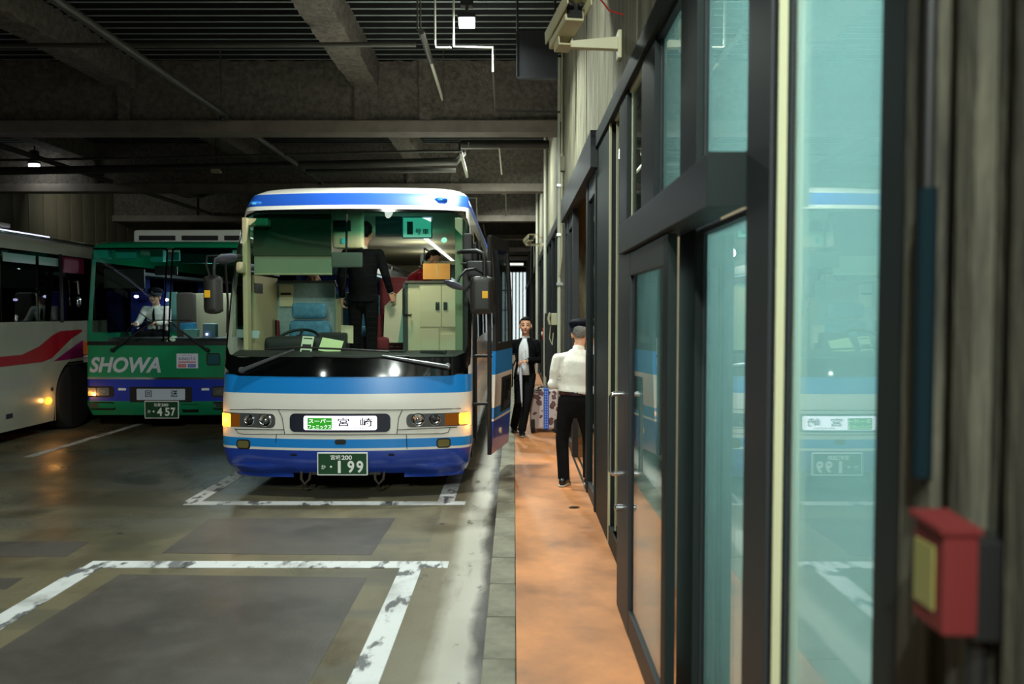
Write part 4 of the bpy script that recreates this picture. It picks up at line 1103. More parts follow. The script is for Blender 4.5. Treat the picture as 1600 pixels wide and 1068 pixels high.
# dashboard
ds = MB()
def dash(a, c):
    u = -.93 + 1.86 * a; z = 1.36 + .06 * math.sin(math.pi * c) ** .5 if c < 1 else 1.30
    p = blue.front(u, 1.38, -.03); return Vector((p.x, p.y + .62 * c, 1.375 + .05 * math.sin(math.pi * min(1, c * 1.0)) - (0 if c < .99 else .2)))
ds.grid(dash, 26, 8, M_dash)
ds.box((-2.75, 8.3, .66), (-.72, 8.45, 1.38), M_dash)
dsh = ds.build('dashboard', bus1, angle=60)
hb = MB().box((-2.62, 8.28, 1.36), (-1.98, 8.62, 1.56), mat('instrument_hood', (28, 31, 30), .6), bevel=.07); hb.build('instrument_hood', dsh, angle=60)
for x0, x1 in ((632, 672), (694, 734)):
    b = MB(); P0 = pp(x0 - 36, 549, 8.12); P1 = pp(x1 - 36, 549, 8.12)
    b.box((P0.x, 8.0, 1.40), (P1.x, 8.10, 1.432), M_dash, bevel=.006)
    for k in range(4): b.box((P0.x + .02, 7.995 , 1.405 + .006 * k), (P1.x - .02, 8.0, 1.408 + .006 * k), M_black)
    b.build('air_vent', dsh)
p = pp(520, 517, 8.55)
MB().box((p.x - .14, 8.42, 1.36), (p.x + .17, 8.62, 1.60), mat('instrument_hood', (28, 31, 30), .6), bevel=.03).build('console', dsh)
sw = MB(); cS = Vector((pp(466, 528, 8.72).x, 8.72, 1.52)); tl = Matrix.Rotation(R(-62), 3, 'X')
pts = [cS + tl @ Vector((.215 * math.cos(2 * math.pi * k / 28), 0, .215 * math.sin(2 * math.pi * k / 28))) for k in range(29)]
sw.tube(pts, .016, M_black, 8)
for a in (0, 120, 240):
    sw.tube([cS, cS + tl @ Vector((.21 * math.cos(R(a + 90)), 0, .21 * math.sin(R(a + 90))))], .014, M_black, 6)
sw.tube([cS, cS + Vector((0, -.25, -.25))], .035, M_black, 8); sw.ball(cS, .05, M_black)
sw.build('steering_wheel', bus1)
# driver's seat
px0, px1 = pp(455, 485, 9.15).x, pp(507, 485, 9.15).x
cs = (px0 + px1) / 2
st = MB().box((cs - .24, 9.16, 1.10), (cs + .24, 9.32, 1.725), M_seatb, bevel=.07).box((cs - .24, 8.78, 1.0), (cs + .24, 9.26, 1.16), M_seatb, bevel=.06)
seat = st.build('driver_seat', bus1, angle=60)
MB().box((px0 - .01, 9.15, 1.74), (px1 + .01, 9.27, 1.925), M_seatb, bevel=.075).build('headrest', seat, angle=60)
MB().box((cs - .18, 8.95, .62), (cs + .18, 9.22, 1.0), M_black, bevel=.02).build('pedestal', seat)
# partition behind the driver with its leaflet holder
a, b_ = pp(432, 440, 9.5), pp(524, 440, 9.5)
pa_ = MB().box((a.x, 9.48, 1.1), (b_.x, 9.53, a.z), mat('partition_grey', (150, 172, 174), .85, var=.12, vscale=30), bevel=.015).build('partition', bus1)
MB().box((b_.x, 9.46, 1.1), (b_.x + .08, 9.55, a.z - .2), M_beige, bevel=.015).build('partition_post', pa_)
MB().tube([(a.x, 9.48, a.z), (b_.x, 9.48, a.z), (b_.x + .02, 9.48, a.z - .06)], .015, M_grey, 8).build('top_rail', pa_)
q0, q1 = pp(437, 479, 9.46), pp(458, 444, 9.46)
MB().box((q0.x, 9.44, q0.z), (q1.x, 9.48, q1.z - .1), M_cab, bevel=.01).box((q0.x - .005, 9.45, q1.z - .1), (q1.x + .005, 9.48, q1.z), M_cab, bevel=.005).box((q0.x + .02, 9.435, q1.z - .125), (q1.x - .02, 9.46, q1.z - .10), M_black).build('leaflet_holder', pa_)
MB().tube([(a.x + .04, 9.42, 1.2), (a.x + .03, 9.42, 1.72)], .02, mat('red_handle', (130, 24, 26), .5)).build('fire_extinguisher', bus1)
# beige side pillar with curtains behind it
XI = blue.cx - 1.19
b = MB(); yA, yB = atX(391, 470, XI).y, atX(428, 470, XI).y
b.box((XI, yA, 1.12), (XI + .05, yB - .12, 2.22), M_beige, bevel=.01).box((XI, yB - .14, 1.72), (XI + .05, yB, 2.22), M_beige, bevel=.01)
pil = b.build('side_pillar', bus1)
r_ = (atX(398, 449, XI + .05), atX(410, 449, XI + .05))
MB().box((XI + .04, r_[0].y, r_[0].z - .06), (XI + .056, r_[1].y, r_[0].z + .05), M_dash).build('switch_plate', pil, smooth=False)
b = MB().box((blue.cx - 1.15, 8.30, 1.40), (blue.cx - 1.10, 8.42, 2.80), M_beige, bevel=.01); b.box((blue.cx - 1.13, 8.36, 2.72), (blue.cx - .9, 8.5, 2.80), M_beige, bevel=.02)
b.build('pillar_trim', bus1)
b = MB().box((blue.cx + 1.06, 8.34, 1.40), (blue.cx + 1.14, 8.46, 2.80), mat('greenish_trim', (120, 138, 104), .6), bevel=.01); b.build('pillar_trim', bus1)
def curtain(name, x0, x1, y, z0, z1, parent, folds=5, m=None, ax='x', th=.05):
    b = MB(); n = folds * 6
    def fn(u, v, s=1):
        o = th * .5 * math.sin(2 * math.pi * folds * u)
        return Vector((x0 + (x1 - x0) * u, y + o, z0 + (z1 - z0) * v)) if ax == 'x' else Vector((y + o, x0 + (x1 - x0) * u, z0 + (z1 - z0) * v))
    b.grid(fn, n, 2, m or M_curt); return b.build(name, parent, fix=False, angle=80)
yC, yD = atX(378, 450, XI).y, atX(391, 450, XI).y
curtain('driver_curtain', yC, yD, XI + .01, 1.5, 2.55, bus1, 3, mat('green_curtain', (26, 74, 66), .9, var=.3, vscale=10), ax='y', th=.04)
q0 = atX(380, 418, XI + .06)
MB().box((XI, q0.y - .06, q0.z - .06), (XI + .08, q0.y + .06, q0.z + .06), M_beige, bevel=.03).build('wall_box', bus1)
# roller shade above the driver
q0, q1 = pp(398, 428, 8.55), pp(518, 337, 8.55)
qm = pp(398, 400, 8.55).z
sh = MB().box((q0.x, 8.54, q0.z), (q1.x, 8.552, q1.z), mat('shade_cloth', (150, 156, 128), .8)).build('roller_shade', bus1, smooth=False)
MB().box((q0.x, 8.52, qm), (q1.x, 8.534, q1.z + .02), mat('shade_upper', (64, 72, 52), .8)).build('upper_band', sh, smooth=False)
MB().tube([(q0.x, 8.545, q0.z), (q1.x, 8.545, q0.z)], .012, M_beige).build('hem_bar', sh)
# monitor box, centre mirror and rod
q0, q1 = pp(520, 388, 8.9), pp(567, 332, 8.9)
mo = MB().box((q0.x, 8.86, q0.z), (q1.x, 9.0, q1.z + .06), M_cab, bevel=.03).build('monitor_box', bus1)
MB().box((pp(534, 376, 8.85).x, 8.85, pp(534, 380, 8.85).z), (pp(539, 376, 8.85).x, 8.862, pp(534, 372, 8.85).z), emis('teal_indicator', (60, 220, 210), .5)).build('indicator', mo, smooth=False)
MB().box((pp(521, 350, 8.8).x, 8.80, pp(521, 360, 8.8).z), (pp(547, 350, 8.8).x, 8.86, pp(521, 344, 8.8).z), M_black, bevel=.006).build('ventilation_slot', mo)
q0, q1 = pp(518, 418, 8.2), pp(567, 394, 8.2)
MB().box((q0.x, 8.18, q0.z), (q1.x, 8.22, q1.z), mat('mirror_shell', (70, 82, 72), .4), bevel=.018).build('cab_mirror', bus1)
MB().tube([pp(542, 334, 8.22), pp(541, 395, 8.21)], .012, M_black).tube([pp(541, 416, 8.21), pp(540, 440, 8.25), pp(536, 452, 8.3)], .007, M_black, 6).build('mirror_rod', bus1)
# destination blind box and coach number board under the top of the windscreen
q0, q1 = pp(587, 369, 8.4), pp(628, 338, 8.4)
MB().box((q0.x, 8.38, q0.z), (q1.x, 8.5, q1.z), mat('box_dark', (20, 30, 38), .5), bevel=.01).build('blind_box', bus1)
q0, q1 = pp(630, 370.5, 8.30), pp(673.5, 340, 8.30)
nb = MB().box((q0.x - .012, 8.302, q0.z - .012), (q1.x + .012, 8.315, q1.z + .012), mat('board_edge', (16, 70, 96), .5)).build('coach_number_board', bus1, smooth=False)
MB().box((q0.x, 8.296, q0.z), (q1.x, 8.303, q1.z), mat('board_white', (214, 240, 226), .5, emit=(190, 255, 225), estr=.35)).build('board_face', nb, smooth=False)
M_ink = mat('ink_black', (8, 10, 14), .6)
def flat_text(st, x0, y0, x1, y1, Y, m, par, **kw):
    a, c = pp(x0, y1, Y), pp(x1, y0, Y)
    return lettering(st, lambda u, v: Vector((a.x + (c.x - a.x) * u, Y, a.z + (c.z - a.z) * v)), m, par, **kw)
flat_text('1', 636, 346, 645, 366, 8.293, M_ink, nb, bold=.02)
flat_text('号', 649, 357, 658, 366, 8.293, M_ink, nb, bold=.02)
flat_text('車', 660, 357, 670, 366, 8.293, M_ink, nb, bold=.02)
MB().lathe([(.03, 0), (.03, .003)], pp(694, 375, 8.22), (0, -1, .3), mat('round_sticker', (130, 226, 190), .5, emit=(120, 255, 200), estr=.1), 20).build('round_sticker', bus1)
# luggage racks, ceiling lamp strip, curtains, seats
for sgn in (-1, 1):
    rk = MB(); x = blue.cx + sgn * .80
    rk.box((x - .30, 10.2, 2.42), (x + .30, 19, 2.47), M_line_in).box((x - sgn * .30 - .02, 10.2, 2.42), (x - sgn * .30 + .02, 19, 2.56), M_grey)
    rk.tube([(x - sgn * .28, 10.2, 2.64), (x - sgn * .28, 19, 2.64)], .014, M_grey, 6)
    r_ = rk.build('luggage_rack', bus1, smooth=False)
    for k in range(9):
        MB().tube([(x - sgn * .28, 10.3 + k, 2.5), (x - sgn * .28, 10.3 + k, 2.64)], .010, M_grey, 6).build('rack_stay', r_)
    MB().box((x - sgn * .24 - .02, 10.3, 2.40), (x - sgn * .24 + .02, 18.8, 2.418), emis('rack_lamp', (220, 235, 255), .8 if sgn < 0 else .5)).build('lamp_strip', r_, smooth=False)
    curtain('window_curtain', 10.3, 18.9, blue.cx + sgn * 1.14, 1.55, 2.4, bus1, 40, ax='y', th=.06)
MB().box((-1.34, 9.9, 2.905), (-1.29, 17.5, 2.921), emis('saloon_strip', (255, 250, 236), 5)).build('ceiling_lamp_strip', bus1, smooth=False)
def coach_seat(x, y, m, name='coach_seat', h=.78, zf=1.12):
    s_ = MB().box((x - .21, y, zf + .36), (x + .21, y + .44, zf + .50), m, bevel=.05).box((x - .21, y + .36, zf + .45), (x + .21, y + .50, zf + h), m, bevel=.05)
    o = s_.build(name, bus1, angle=60)
    MB().box((x - .16, y + .33, zf + h - .02), (x + .16, y + .47, zf + h + .16), m, bevel=.06).build('headrest', o, angle=60)
    MB().box((x - .05, y + .1, zf), (x + .05, y + .4, zf + .36), M_black).build('seat_leg', o, smooth=False)
    return o
for k in range(6):
    for x in (-2.62, -2.2, -1.15, -.76):
        if k < 2 and x > -1.5: continue
        coach_seat(x, 10.0 + k * .95, M_seatb, h=.80 if x < -1.5 else .72)
# guide seat, white screen and the cabinet by the door
q = pp(612, 430, 10.0)
gs = MB().box((pp(592, 500, 9.9).x, 9.9, 1.12), (pp(640, 500, 9.9).x, 10.06, q.z - .02), M_seatm, bevel=.07).box((pp(592, 500, 9.9).x - .02, 9.5, 1.35), (pp(600, 500, 9.9).x + .12, 9.95, 1.52), M_seatm, bevel=.05).build('guide_seat', bus1, angle=60)
MB().box((pp(590, 500, 9.8).x, 9.62, 1.12), (pp(599, 500, 9.8).x, 9.9, 1.8), M_seatm, bevel=.04).build('arm_rest', gs)
o_ = [pp(599, 535, 9.55), pp(652, 535, 9.55), pp(640, 444, 9.55), pp(632, 447, 9.55), pp(601, 478, 9.55)]
MB().prism(o_, (0, .03, 0), mat('screen_white', (214, 206, 178), .6)).build('guide_screen', bus1, smooth=False)
o_ = [pp(622, 535, 9.5), pp(640, 535, 9.5), pp(640, 448, 9.5), pp(632, 456, 9.5)]
MB().prism(o_, (0, .03, 0), mat('screen_teal', (120, 166, 150), .6)).build('guide_screen_edge', bus1, smooth=False)
x0, x1, zt = pp(655, 440, 9.0).x, pp(716, 440, 9.0).x, pp(680, 440, 9.0).z
xb = pp(634, 440, 9.3).x
cb_ = MB().box((xb + .06, 9.02, 1.12), (x1, 9.55, zt - .02), M_cab, bevel=.008).box((xb + .03, 8.985, zt - .02), (x1 + .02, 9.58, zt + .01), mat('cabinet_top', (70, 66, 56), .5), bevel=.006)
cb_.box((xb + .0, 9.03, 1.12), (xb + .06, 9.56, zt - .02), mat('cabinet_side', (52, 60, 56), .4), bevel=.004)
cab = cb_.build('cabinet', bus1)
xm = (x0 + x1) / 2 + .03; zd = pp(680, 512, 9.0).z
for a, b_, z0, z1 in ((x0 + .005, xm - .004, zd + .01, zt - .04), (xm + .004, x1 - .01, zd + .01, zt - .04), (x0 + .005, xm - .03, 1.2, zd - .01), (xm - .02, x1 - .01, 1.2, zd - .07)):
    MB().box((a, 9.0, z0), (b_, 9.02, z1), M_cab, bevel=.005).build('cabinet_door', cab)
for dx in (-.045, .045):
    hz = pp(680, 478, 9).z
    MB().box((xm + dx - .022, 8.988, hz - .045), (xm + dx + .022, 9.0, hz + .045), M_black, bevel=.006).box((xm + dx - .006, 8.98, hz - .03), (xm + dx + .006, 8.99, hz + .035), M_chrome, bevel=.003).build('latch', cab)
MB().tube([(xb + .02, 8.99, zt - .08), (xb + .02, 8.95, zt - .09), (xb + .02, 8.95, zt - .36), (xb + .10, 8.95, zt - .38), (xb + .10, 8.99, zt - .37)], .012, M_black, 8).build('grab_handle', cab)

# green bus ------------------------------------------------------------
G_green = mat('bus_green', (14, 132, 88), .35, coat=.5, var=.12, vscale=2)
G_blue = mat('bus_royal_blue', (16, 46, 168), .35, coat=.5)
M_ws2 = glass('green_bus_glass', (0.74, 0.86, 0.84), 0.04, band=(2.50, 2.56, (0.22, 0.78, 0.70)))
green = Bus(-5.27, [(.2, 12.12), (.4, 12.02), (1.3, 12.03), (2.0, 12.12), (2.8, 12.24), (2.87, 12.30), (2.91, 12.42), (2.94, 12.7), (2.955, 13.3)],
            [(.2, 1.225), (.4, 1.262), (2.6, 1.255), (2.84, 1.235), (2.89, 1.19), (2.92, 1.07), (2.945, .7), (2.956, .01)], .07, .07, 22.5)
bus2 = tag(empty('bus', (-5.215, 16.0, 0)), 'green and royal blue bus with a capped driver parked behind the coach', 'bus')
rows2 = [.24, .30, .40, .465, .55, .66, .80, .826, .95, 1.1, 1.25, 1.345, 1.5, 1.8, 2.1, 2.4, 2.6, 2.80, 2.84, 2.87, 2.89, 2.905, 2.92, 2.932, 2.945, 2.955]
zm2 = lambda z: G_green if z < .465 else (G_blue if z < .80 else G_green)
green.shell('body', rows2, zm2, bus2, [13.6, 15.4, 17.2, 19.0, 20.8, 22.5], US, (-.965, .965, 1.345, 2.80), zfloor=(1.5, 2.6))
for (u0, u1) in ((-.975, -.02), (.02, .975)):
    green.screen(bus2, (u0, u1, 1.335, 2.805), (u0 + .02, u1 - .02, 1.37, 2.78), M_ws2, M_frit, r0=.05, r1=.03)
MB().box((-6.4, 12.6, .9), (-4.05, 22.3, .95), M_saloon).box((-6.4, 22.2, .9), (-4.05, 22.3, 2.85), M_line_in).box((-6.4, 12.7, 2.80), (-4.05, 22.2, 2.83), M_line_in).build('saloon_floor', bus2, smooth=False)
MB().box((-6.38, 12.35, .3), (-4.05, 22.3, .9), M_black).build('chassis', bus2, smooth=False)
for sg in (-1, 1):
    for a, b_ in zip([12.75, 13.6, 15.4, 17.2, 19.0, 20.8], [13.6, 15.4, 17.2, 19.0, 20.8, 22.5]):
        x = green.cx + sg * 1.262
        MB().box((x - .004, a + .02, 1.48), (x + .004, b_ - .02, 2.62), M_tint).build('side_window', bus2, smooth=False)
for y in (14.2, 19.6):
    for x in (-6.25, -4.2):
        wheel(bus2, (x, y, .48), (1 if x > -5 else -1, 0, 0), .48)
wheel(bus2, (at(230, 660, 13.2).x, 13.3, .30), (1, 0, 0), .30, .46)
gx = green.rect
green.patch('chrome_strip', gx(131, 589, 392, 592.5), M_chrome, bus2, .006, 0, .004)
green.patch('screen_sill', gx(131, 533, 392, 539), M_black, bus2, .012, 0, .01)
M_let = mat('letter_grey', (186, 192, 204), .45)
green.text('SHOWA', gx(140, 557.5, 251.5, 582), M_let, bus2, .005, bold=.035, shear=.25)
stk = green.patch('pass_sticker', gx(276, 552, 309.5, 575), mat('sticker_paper', (214, 214, 232), .5), bus2, .005, .008, .004)
M_navy = mat('sticker_navy', (30, 34, 110), .5)
green.text('SUNQパス', gx(279, 557.5, 306, 563), M_navy, stk, .007, bold=.03)
green.patch('sticker_line', gx(279, 564.5, 306, 566), mat('sticker_red', (196, 44, 52), .5), stk, .0065, 0, .001)
for x0, x1, m, t_ in ((279, 291, mat('sticker_red', (196, 44, 52), .5), '北部九州'), (294, 306, mat('sticker_blue', (40, 80, 170), .5), '全九州')):
    green.patch('sticker_box', gx(x0, 568.5, x1, 573.5), m, stk, .0065, .004, .001)
    green.text(t_, gx(x0 + 1.5, 569.5, x1 - 1.5, 572.5), M_white, stk, .0085)
for k in range(1, 8, 1):
    x = 284 + 18 * k / 8; y = 556.5 - 2.0 * math.sin(math.pi * k / 8)
    green.patch('sun_ray', gx(x - .35, y - 1.0, x + .35, y + .2), mat('sticker_gold', (60, 60, 150), .5), stk, .0065, 0, .001)
hc = green.patch('hatch_plate', gx(323, 551, 345, 570.5), M_chrome, bus2, .012, .03, .012)
green.patch('hatch_glass', gx(325, 553, 343, 568.5), mat('hatch_face', (70, 130, 140), .1, metal=.6), hc, .014, .02, .003)
for x0, x1, x2 in ((131, 178, 0), (331, 378, 1)):
    hb_ = green.patch('headlamp_bezel', gx(x0, 603, x1, 620), M_black, bus2, .006, .03, .008)
    for a in ((x0 + 2, x0 + 20), (x0 + 21, x0 + 40)):
        green.patch('headlamp', gx(a[0], 605.5, a[1], 617.5), M_lampglass, hb_, .012, .015, .004)
        green.patch('lamp_core', gx(a[0] + 5, 609, a[1] - 5, 614), M_chrome, hb_, .018, .02, .004)
    fb_ = green.patch('fog_bezel', gx(x0 + 2, 627.5, x1 + 1, 640), M_black, bus2, .006, .03, .008)
    green.patch('fog_lamp', gx(x0 + 5, 629.5, x0 + 22, 636), M_lampglass, fb_, .012, .01, .004)
bxs = green.patch('destination_box', gx(203, 604, 300, 628), M_black, bus2, .006, .01, .008)
green.patch('sign_panel', gx(214, 607, 289.5, 624.5), mat('sign_panel_grey', (176, 184, 196), .4, emit=(176, 190, 210), estr=.05), bxs, .010, .01, .003)
green.text('回', gx(227.5, 609.5, 237.5, 620), M_ink, bxs, .0125, bold=.03)
green.text('送', gx(267, 608.5, 278, 620), M_ink, bxs, .0125, bold=.02)
green.plate(226, 626, 279, 653.5, .05, bus2, [('佐', 240.5, 629.5, 245.5, 634.8, .02), ('賀', 246, 629.5, 251, 634.8, .02), ('200', 252, 630, 263, 634.5, .03), ('か', 230.5, 640, 235.5, 645, .02), ('・', 238.5, 641, 241.5, 644, .05),
    ('4', 245.5, 636.5, 253.5, 649.5, .03), ('5', 258, 636.5, 265, 649.5, .03), ('7', 267, 636.5, 274, 649.5, .03)])
green.patch('bumper_opening', gx(284, 631, 310, 644), M_black, bus2, .004, .012, .005)
green.seam([(131, 647), (250, 648), (390, 647)], .004, P_seam, bus2)
for x in (190, 320):
    green.patch('small_lamp', gx(x - 5, 606, x + 7, 609.5), M_white, bus2, .006, .006, .004)
t_ = MB().box((green.cx - 1.30, 12.1, 1.17), (green.cx - 1.21, 12.2, 1.38), M_amberd, bevel=.02).box((green.cx - 1.30, 12.1, 1.05), (green.cx - 1.21, 12.2, 1.16), M_lampglass, bevel=.02); t_.build('side_lamp', bus2)
gv = lambda x, y, o=.03: green.front(*green.px(x, y), o)
wiper(bus2, gv(178, 547), gv(246, 499), M_black); wiper(bus2, gv(326, 547), gv(266, 501), M_black)
MB().tube([gv(206, 478, .03), gv(236, 500, .03), gv(300, 500, .03)], .008, M_black, 6).build('wiper_blade', bus2)
# roof unit
ru = MB().box((-6.25, 13.1, 2.93), (-4.2, 15.6, 3.17), mat('roof_unit_white', (206, 206, 200), .4), bevel=.06).build('roof_unit', bus2)
for a, b_ in ((-6.15, -5.55), (-5.45, -4.85), (-4.75, -4.3)):
    MB().box((a, 13.085, 2.99), (b_, 13.12, 3.07), M_black, bevel=.012).build('grille_opening', ru)
# inside the green bus
MB().box((-6.35, 12.4, 1.25), (-4.1, 12.95, 1.42), M_dash, bevel=.05).build('dashboard', bus2)
c = at(213, 522, 12.75); sw = MB(); tl = Matrix.Rotation(R(-55), 3, 'X')
sw.tube([Vector((c.x, 12.95, 1.52)) + tl @ Vector((.23 * math.cos(2 * math.pi * k / 24), 0, .23 * math.sin(2 * math.pi * k / 24))) for k in range(25)], .018, M_black, 8)
sw.tube([(c.x, 12.95, 1.52), (c.x, 12.7, 1.3)], .03, M_black); sw.build('steering_wheel', bus2)
q0, q1 = at(163, 450, 12.35), at(226, 420, 12.35)
MB().box((q0.x, 12.33, q0.z), (q1.x, 12.37, q1.z), M_black, bevel=.01).build('sun_visor', bus2)
q0, q1 = at(242, 430, 12.5), at(277, 415, 12.5)
MB().box((q0.x, 12.47, q0.z), (q1.x, 12.53, q1.z), M_black, bevel=.03).build('cab_mirror', bus2)
M_teal = mat('teal_fitting', (120, 170, 160), .6)
for x0, y0, x1, y1, Y, m in ((148, 388, 170, 404, 12.36, M_teal), (182, 388, 215, 404, 12.5, M_teal), (236, 388, 256, 409, 12.8, M_teal), (283, 386, 360, 411, 12.6, M_black), (258, 395, 282, 407, 13.2, M_teal)):
    q0, q1 = at(x0, y1, Y), at(x1, y0, Y)
    MB().box((q0.x, Y - .04, q0.z), (q1.x, Y + .1, q1.z), m, bevel=.015).build('header_box', bus2)
q0, q1 = at(200, 492, 13.35), at(254, 455, 13.35)
MB().box((q0.x, 13.42, .95), (q1.x, 13.54, q1.z), mat('seat_royal', (18, 36, 130), .8), bevel=.04).build('driver_seat', bus2)
q0, q1 = at(279, 520, 13.4), at(306, 457, 13.4)
MB().box((q0.x, 13.3, .95), (q1.x, 13.45, q1.z), mat('seat_brown', (70, 58, 50), .8), bevel=.05).build('front_seat', bus2)
q0, q1 = at(306, 484, 14.2), at(345, 458, 14.2)
MB().box((q0.x, 14.1, 1.0), (q1.x + .3, 14.2, q1.z), mat('seat_cream', (170, 158, 130), .8), bevel=.03).build('front_seat', bus2)
q0, q1 = at(262, 492, 13.9), at(277, 456, 13.9)
MB().box((q0.x, 13.88, q0.z - .3), (q1.x, 13.92, q1.z), M_teal, bevel=.01).build('partition', bus2)
XL = green.cx - 1.20
for x0, x1 in ((256, 270), (309, 323), (226, 234), (339, 348)):
    ya_, yb_ = atX(x0, 440, XL).y, atX(x1, 440, XL).y
    curtain('window_curtain', ya_, yb_, XL, 1.5, 2.5, bus2, 4, ax='y', th=.04)
MB().box((XL, 13.0, 2.42), (XL + .4, 22, 2.47), M_grey).build('luggage_rack', bus2, smooth=False)
q0, q1 = at(283, 516, 12.9), at(304, 504, 12.9)
MB().box((q0.x, 12.85, q0.z), (q1.x, 13.0, q1.z), mat('box_sky', (60, 140, 190), .6), bevel=.01).build('ticket_box', bus2)
q0, q1 = at(290, 530, 12.8), at(310, 514, 12.8)
MB().box((q0.x, 12.72, q0.z), (q1.x, 12.85, q1.z), M_teal, bevel=.01).build('ticket_machine', bus2)
q0, q1 = at(318, 531, 12.7), at(338, 505, 12.7)
fbx = MB().box((q0.x, 12.65, q0.z), (q1.x, 12.8, q1.z), mat('fare_box_grey', (110, 140, 150), .4), bevel=.03).build('fare_box', bus2)
MB().ball(at(323, 522, 12.63), .018, emis('small_violet_lamp', (210, 190, 255), 6)).build('indicator', fbx)
for x, y in ((213, 463), (260, 468)):
    MB().ball(at(x, y, 12.9), (.04, .02, .022), emis('cab_lamp_glow', (210, 200, 255), 8)).build('cab_lamp', bus2)

# white bus at the left ------------------------------------------------------
white = Bus(-8.10, [(.15, 9.1), (.4, 9.0), (1.3, 9.02), (2.9, 9.25), (3.0, 9.5), (3.05, 10.2)], [(.15, 1.22), (.4, 1.25), (2.7, 1.24), (2.84, 1.21), (2.92, 1.1), (2.98, .85), (3.02, .5), (3.05, .01)], .15, .14, 20.5)
W_white = mat('bus_cream_white', (154, 154, 140), .32, coat=.4, var=.08, vscale=1.5)
bus3 = tag(empty('bus', (-8.1, 14.0, 0)), 'white bus with a red swoosh seen side on at the left edge', 'bus')
rows3 = [.2, .3, .5, .7, .85, 1.05, 1.2, 1.45, 1.68, 1.8, 2.2, 2.68, 2.76, 2.84, 2.88, 2.92, 2.95, 2.98, 3.0, 3.02, 3.035, 3.05]
white.shell('body', rows3, lambda z: W_white, bus3, [10.2, 11.82, 13.06, 15.0, 17.0, 19.0, 20.5], US, (-.945, .945, 1.2, 2.68), zfloor=(1.68, 2.68), arch=(3, 1.05 + .001, 12.44, .5, .60))
white.screen(bus3, (-.965, .965, 1.19, 2.70), (-.935, .935, 1.3, 2.66), M_tint, M_frit)
XS = white.cx + 1.25
sidew = lambda x, y: atX(x, y, XS)
ws = MB()
for a, b_ in ((9.3, 10.62), (10.66, 11.45), (11.47, 12.02), (12.1, 13.0), (13.04, 15), (15.04, 17), (17.04, 19), (19.04, 20.4)):
    pn = MB().box((XS - .012, a, 1.69), (XS - .004, b_, 2.67), M_tint).build('side_window', bus3, smooth=False)
    if 10.6 < a < 11.5:
        MB().box((XS - .003, a + .03, 2.50), (XS + .0, b_ - .03, 2.62), mat('hopper_glass', (120, 130, 122), .3)).build('hopper_pane', pn, smooth=False)
MB().box((XS - .02, 12.02, 1.66), (XS + .002, 12.1, 2.69), M_black).build('window_pillar', bus3, smooth=False)
MB().box((XS - .012, 12.1, 2.42), (XS + .003, 12.7, 2.66), mat('plum_panel', (110, 18, 56), .5)).build('plum_panel', bus3, smooth=False)
inn = MB().box((-9.3, 9.4, 1.0), (-6.9, 20.3, 1.05), M_saloon).box((-9.3, 9.6, 2.74), (-6.9, 20.3, 2.78), M_line_in).box((-9.32, 9.4, 1.0), (-9.28, 20.3, 1.68), M_line_in)
inn.build('saloon_floor', bus3, smooth=False)
MB().box((-9.2, 9.4, .25), (-7.3, 20.3, 1.0), M_black).build('chassis', bus3, smooth=False)
def side_shape(name, pts, m, off=.003):
    P = [sidew(*p) for p in pts]
    return MB().prism([(XS - .002, p.y, p.z) for p in P], (off + .002, 0, 0), m).build(name, bus3, smooth=False)
M_rd = mat('swoosh_red', (150, 14, 30), .4); M_pl = mat('swoosh_plum', (128, 20, 84), .4)
top = [(-60, 562), (0, 557), (34, 554), (61, 541), (81, 524), (94, 517), (128, 514.5)]
bot = [(128, 517.5), (111, 529), (94, 546), (81, 559), (67, 565), (0, 573), (-60, 580)]
# built strip by strip so that the bend stays clean
sb = MB(); tp = [sidew(*p) for p in top]; bt = [sidew(*p) for p in reversed(bot)]
vs = [(XS + .003, p.y, p.z) for p in tp] + [(XS + .003, p.y, p.z) for p in bt]; n = len(tp)
sb.add(vs, [(i, i + 1, n + i + 1, n + i) for i in range(n - 1)], M_rd); sb.build('red_swoosh', bus3, smooth=False, fix=False)
side_shape('plum_swoosh', [(84, 564), (129, 531), (131, 557), (101, 562)], M_pl)
for x0, y0, x1, y1 in ((10, 645, 19.5, 654),):
    a, b_ = sidew(x0, y1), sidew(x1, y0); MB().box((XS - .002, a.y, a.z), (XS + .004, b_.y, b_.z), mat('navy_square', (16, 20, 50), .5)).build('fuel_flap', bus3, smooth=False)
p = sidew(75, 626)
MB().ball((XS, p.y, p.z), (.04, .09, .06), emis('side_marker_lit', (255, 140, 40), 3.5), 12, 8).build('side_marker', bus3)
bulb('marker_glow', (XS + .10, p.y, p.z), 2.2, (1.0, .45, .10), .03)
p = sidew(81, 608)
MB().ball((XS, p.y, p.z), (.02, .03, .03), M_black, 10, 6).build('side_knob', bus3)
wheel(bus3, (XS - .16, 12.44, .5), (1, 0, 0)); wheel(bus3, (XS - .16, 18.0, .5), (1, 0, 0)); wheel(bus3, (-9.2, 12.44, .5), (-1, 0, 0)); wheel(bus3, (-9.2, 18.0, .5), (-1, 0, 0))
MB().box((-7.75, 9.6, 3.02), (-7.25, 11.52, 3.09), W_white, bevel=.03).build('roof_hatch', bus3)
MB().box((-7.06, 9.3, 2.915), (-7.0, 12.05, 2.955), emis('roof_glint_glow', (214, 218, 255), 2.2), bevel=.015).build('roof_edge_glint', bus3)  # glowing strip added to stand for a bright reflection along the roof edge
MB().tube([(XS - .06, 9.5, 2.90), (XS - .06, 20.3, 2.90)], .022, M_steel, 8).build('roof_gutter', bus3)
MB().tube([(XS + .02, 12.35, 2.28), (XS + .06, 12.4, 2.30), (XS + .06, 12.42, 2.1)], .02, M_chrome, 8).ball((XS + .05, 12.44, 1.98), (.04, .06, .09), M_chrome).build('side_mirror', bus3)
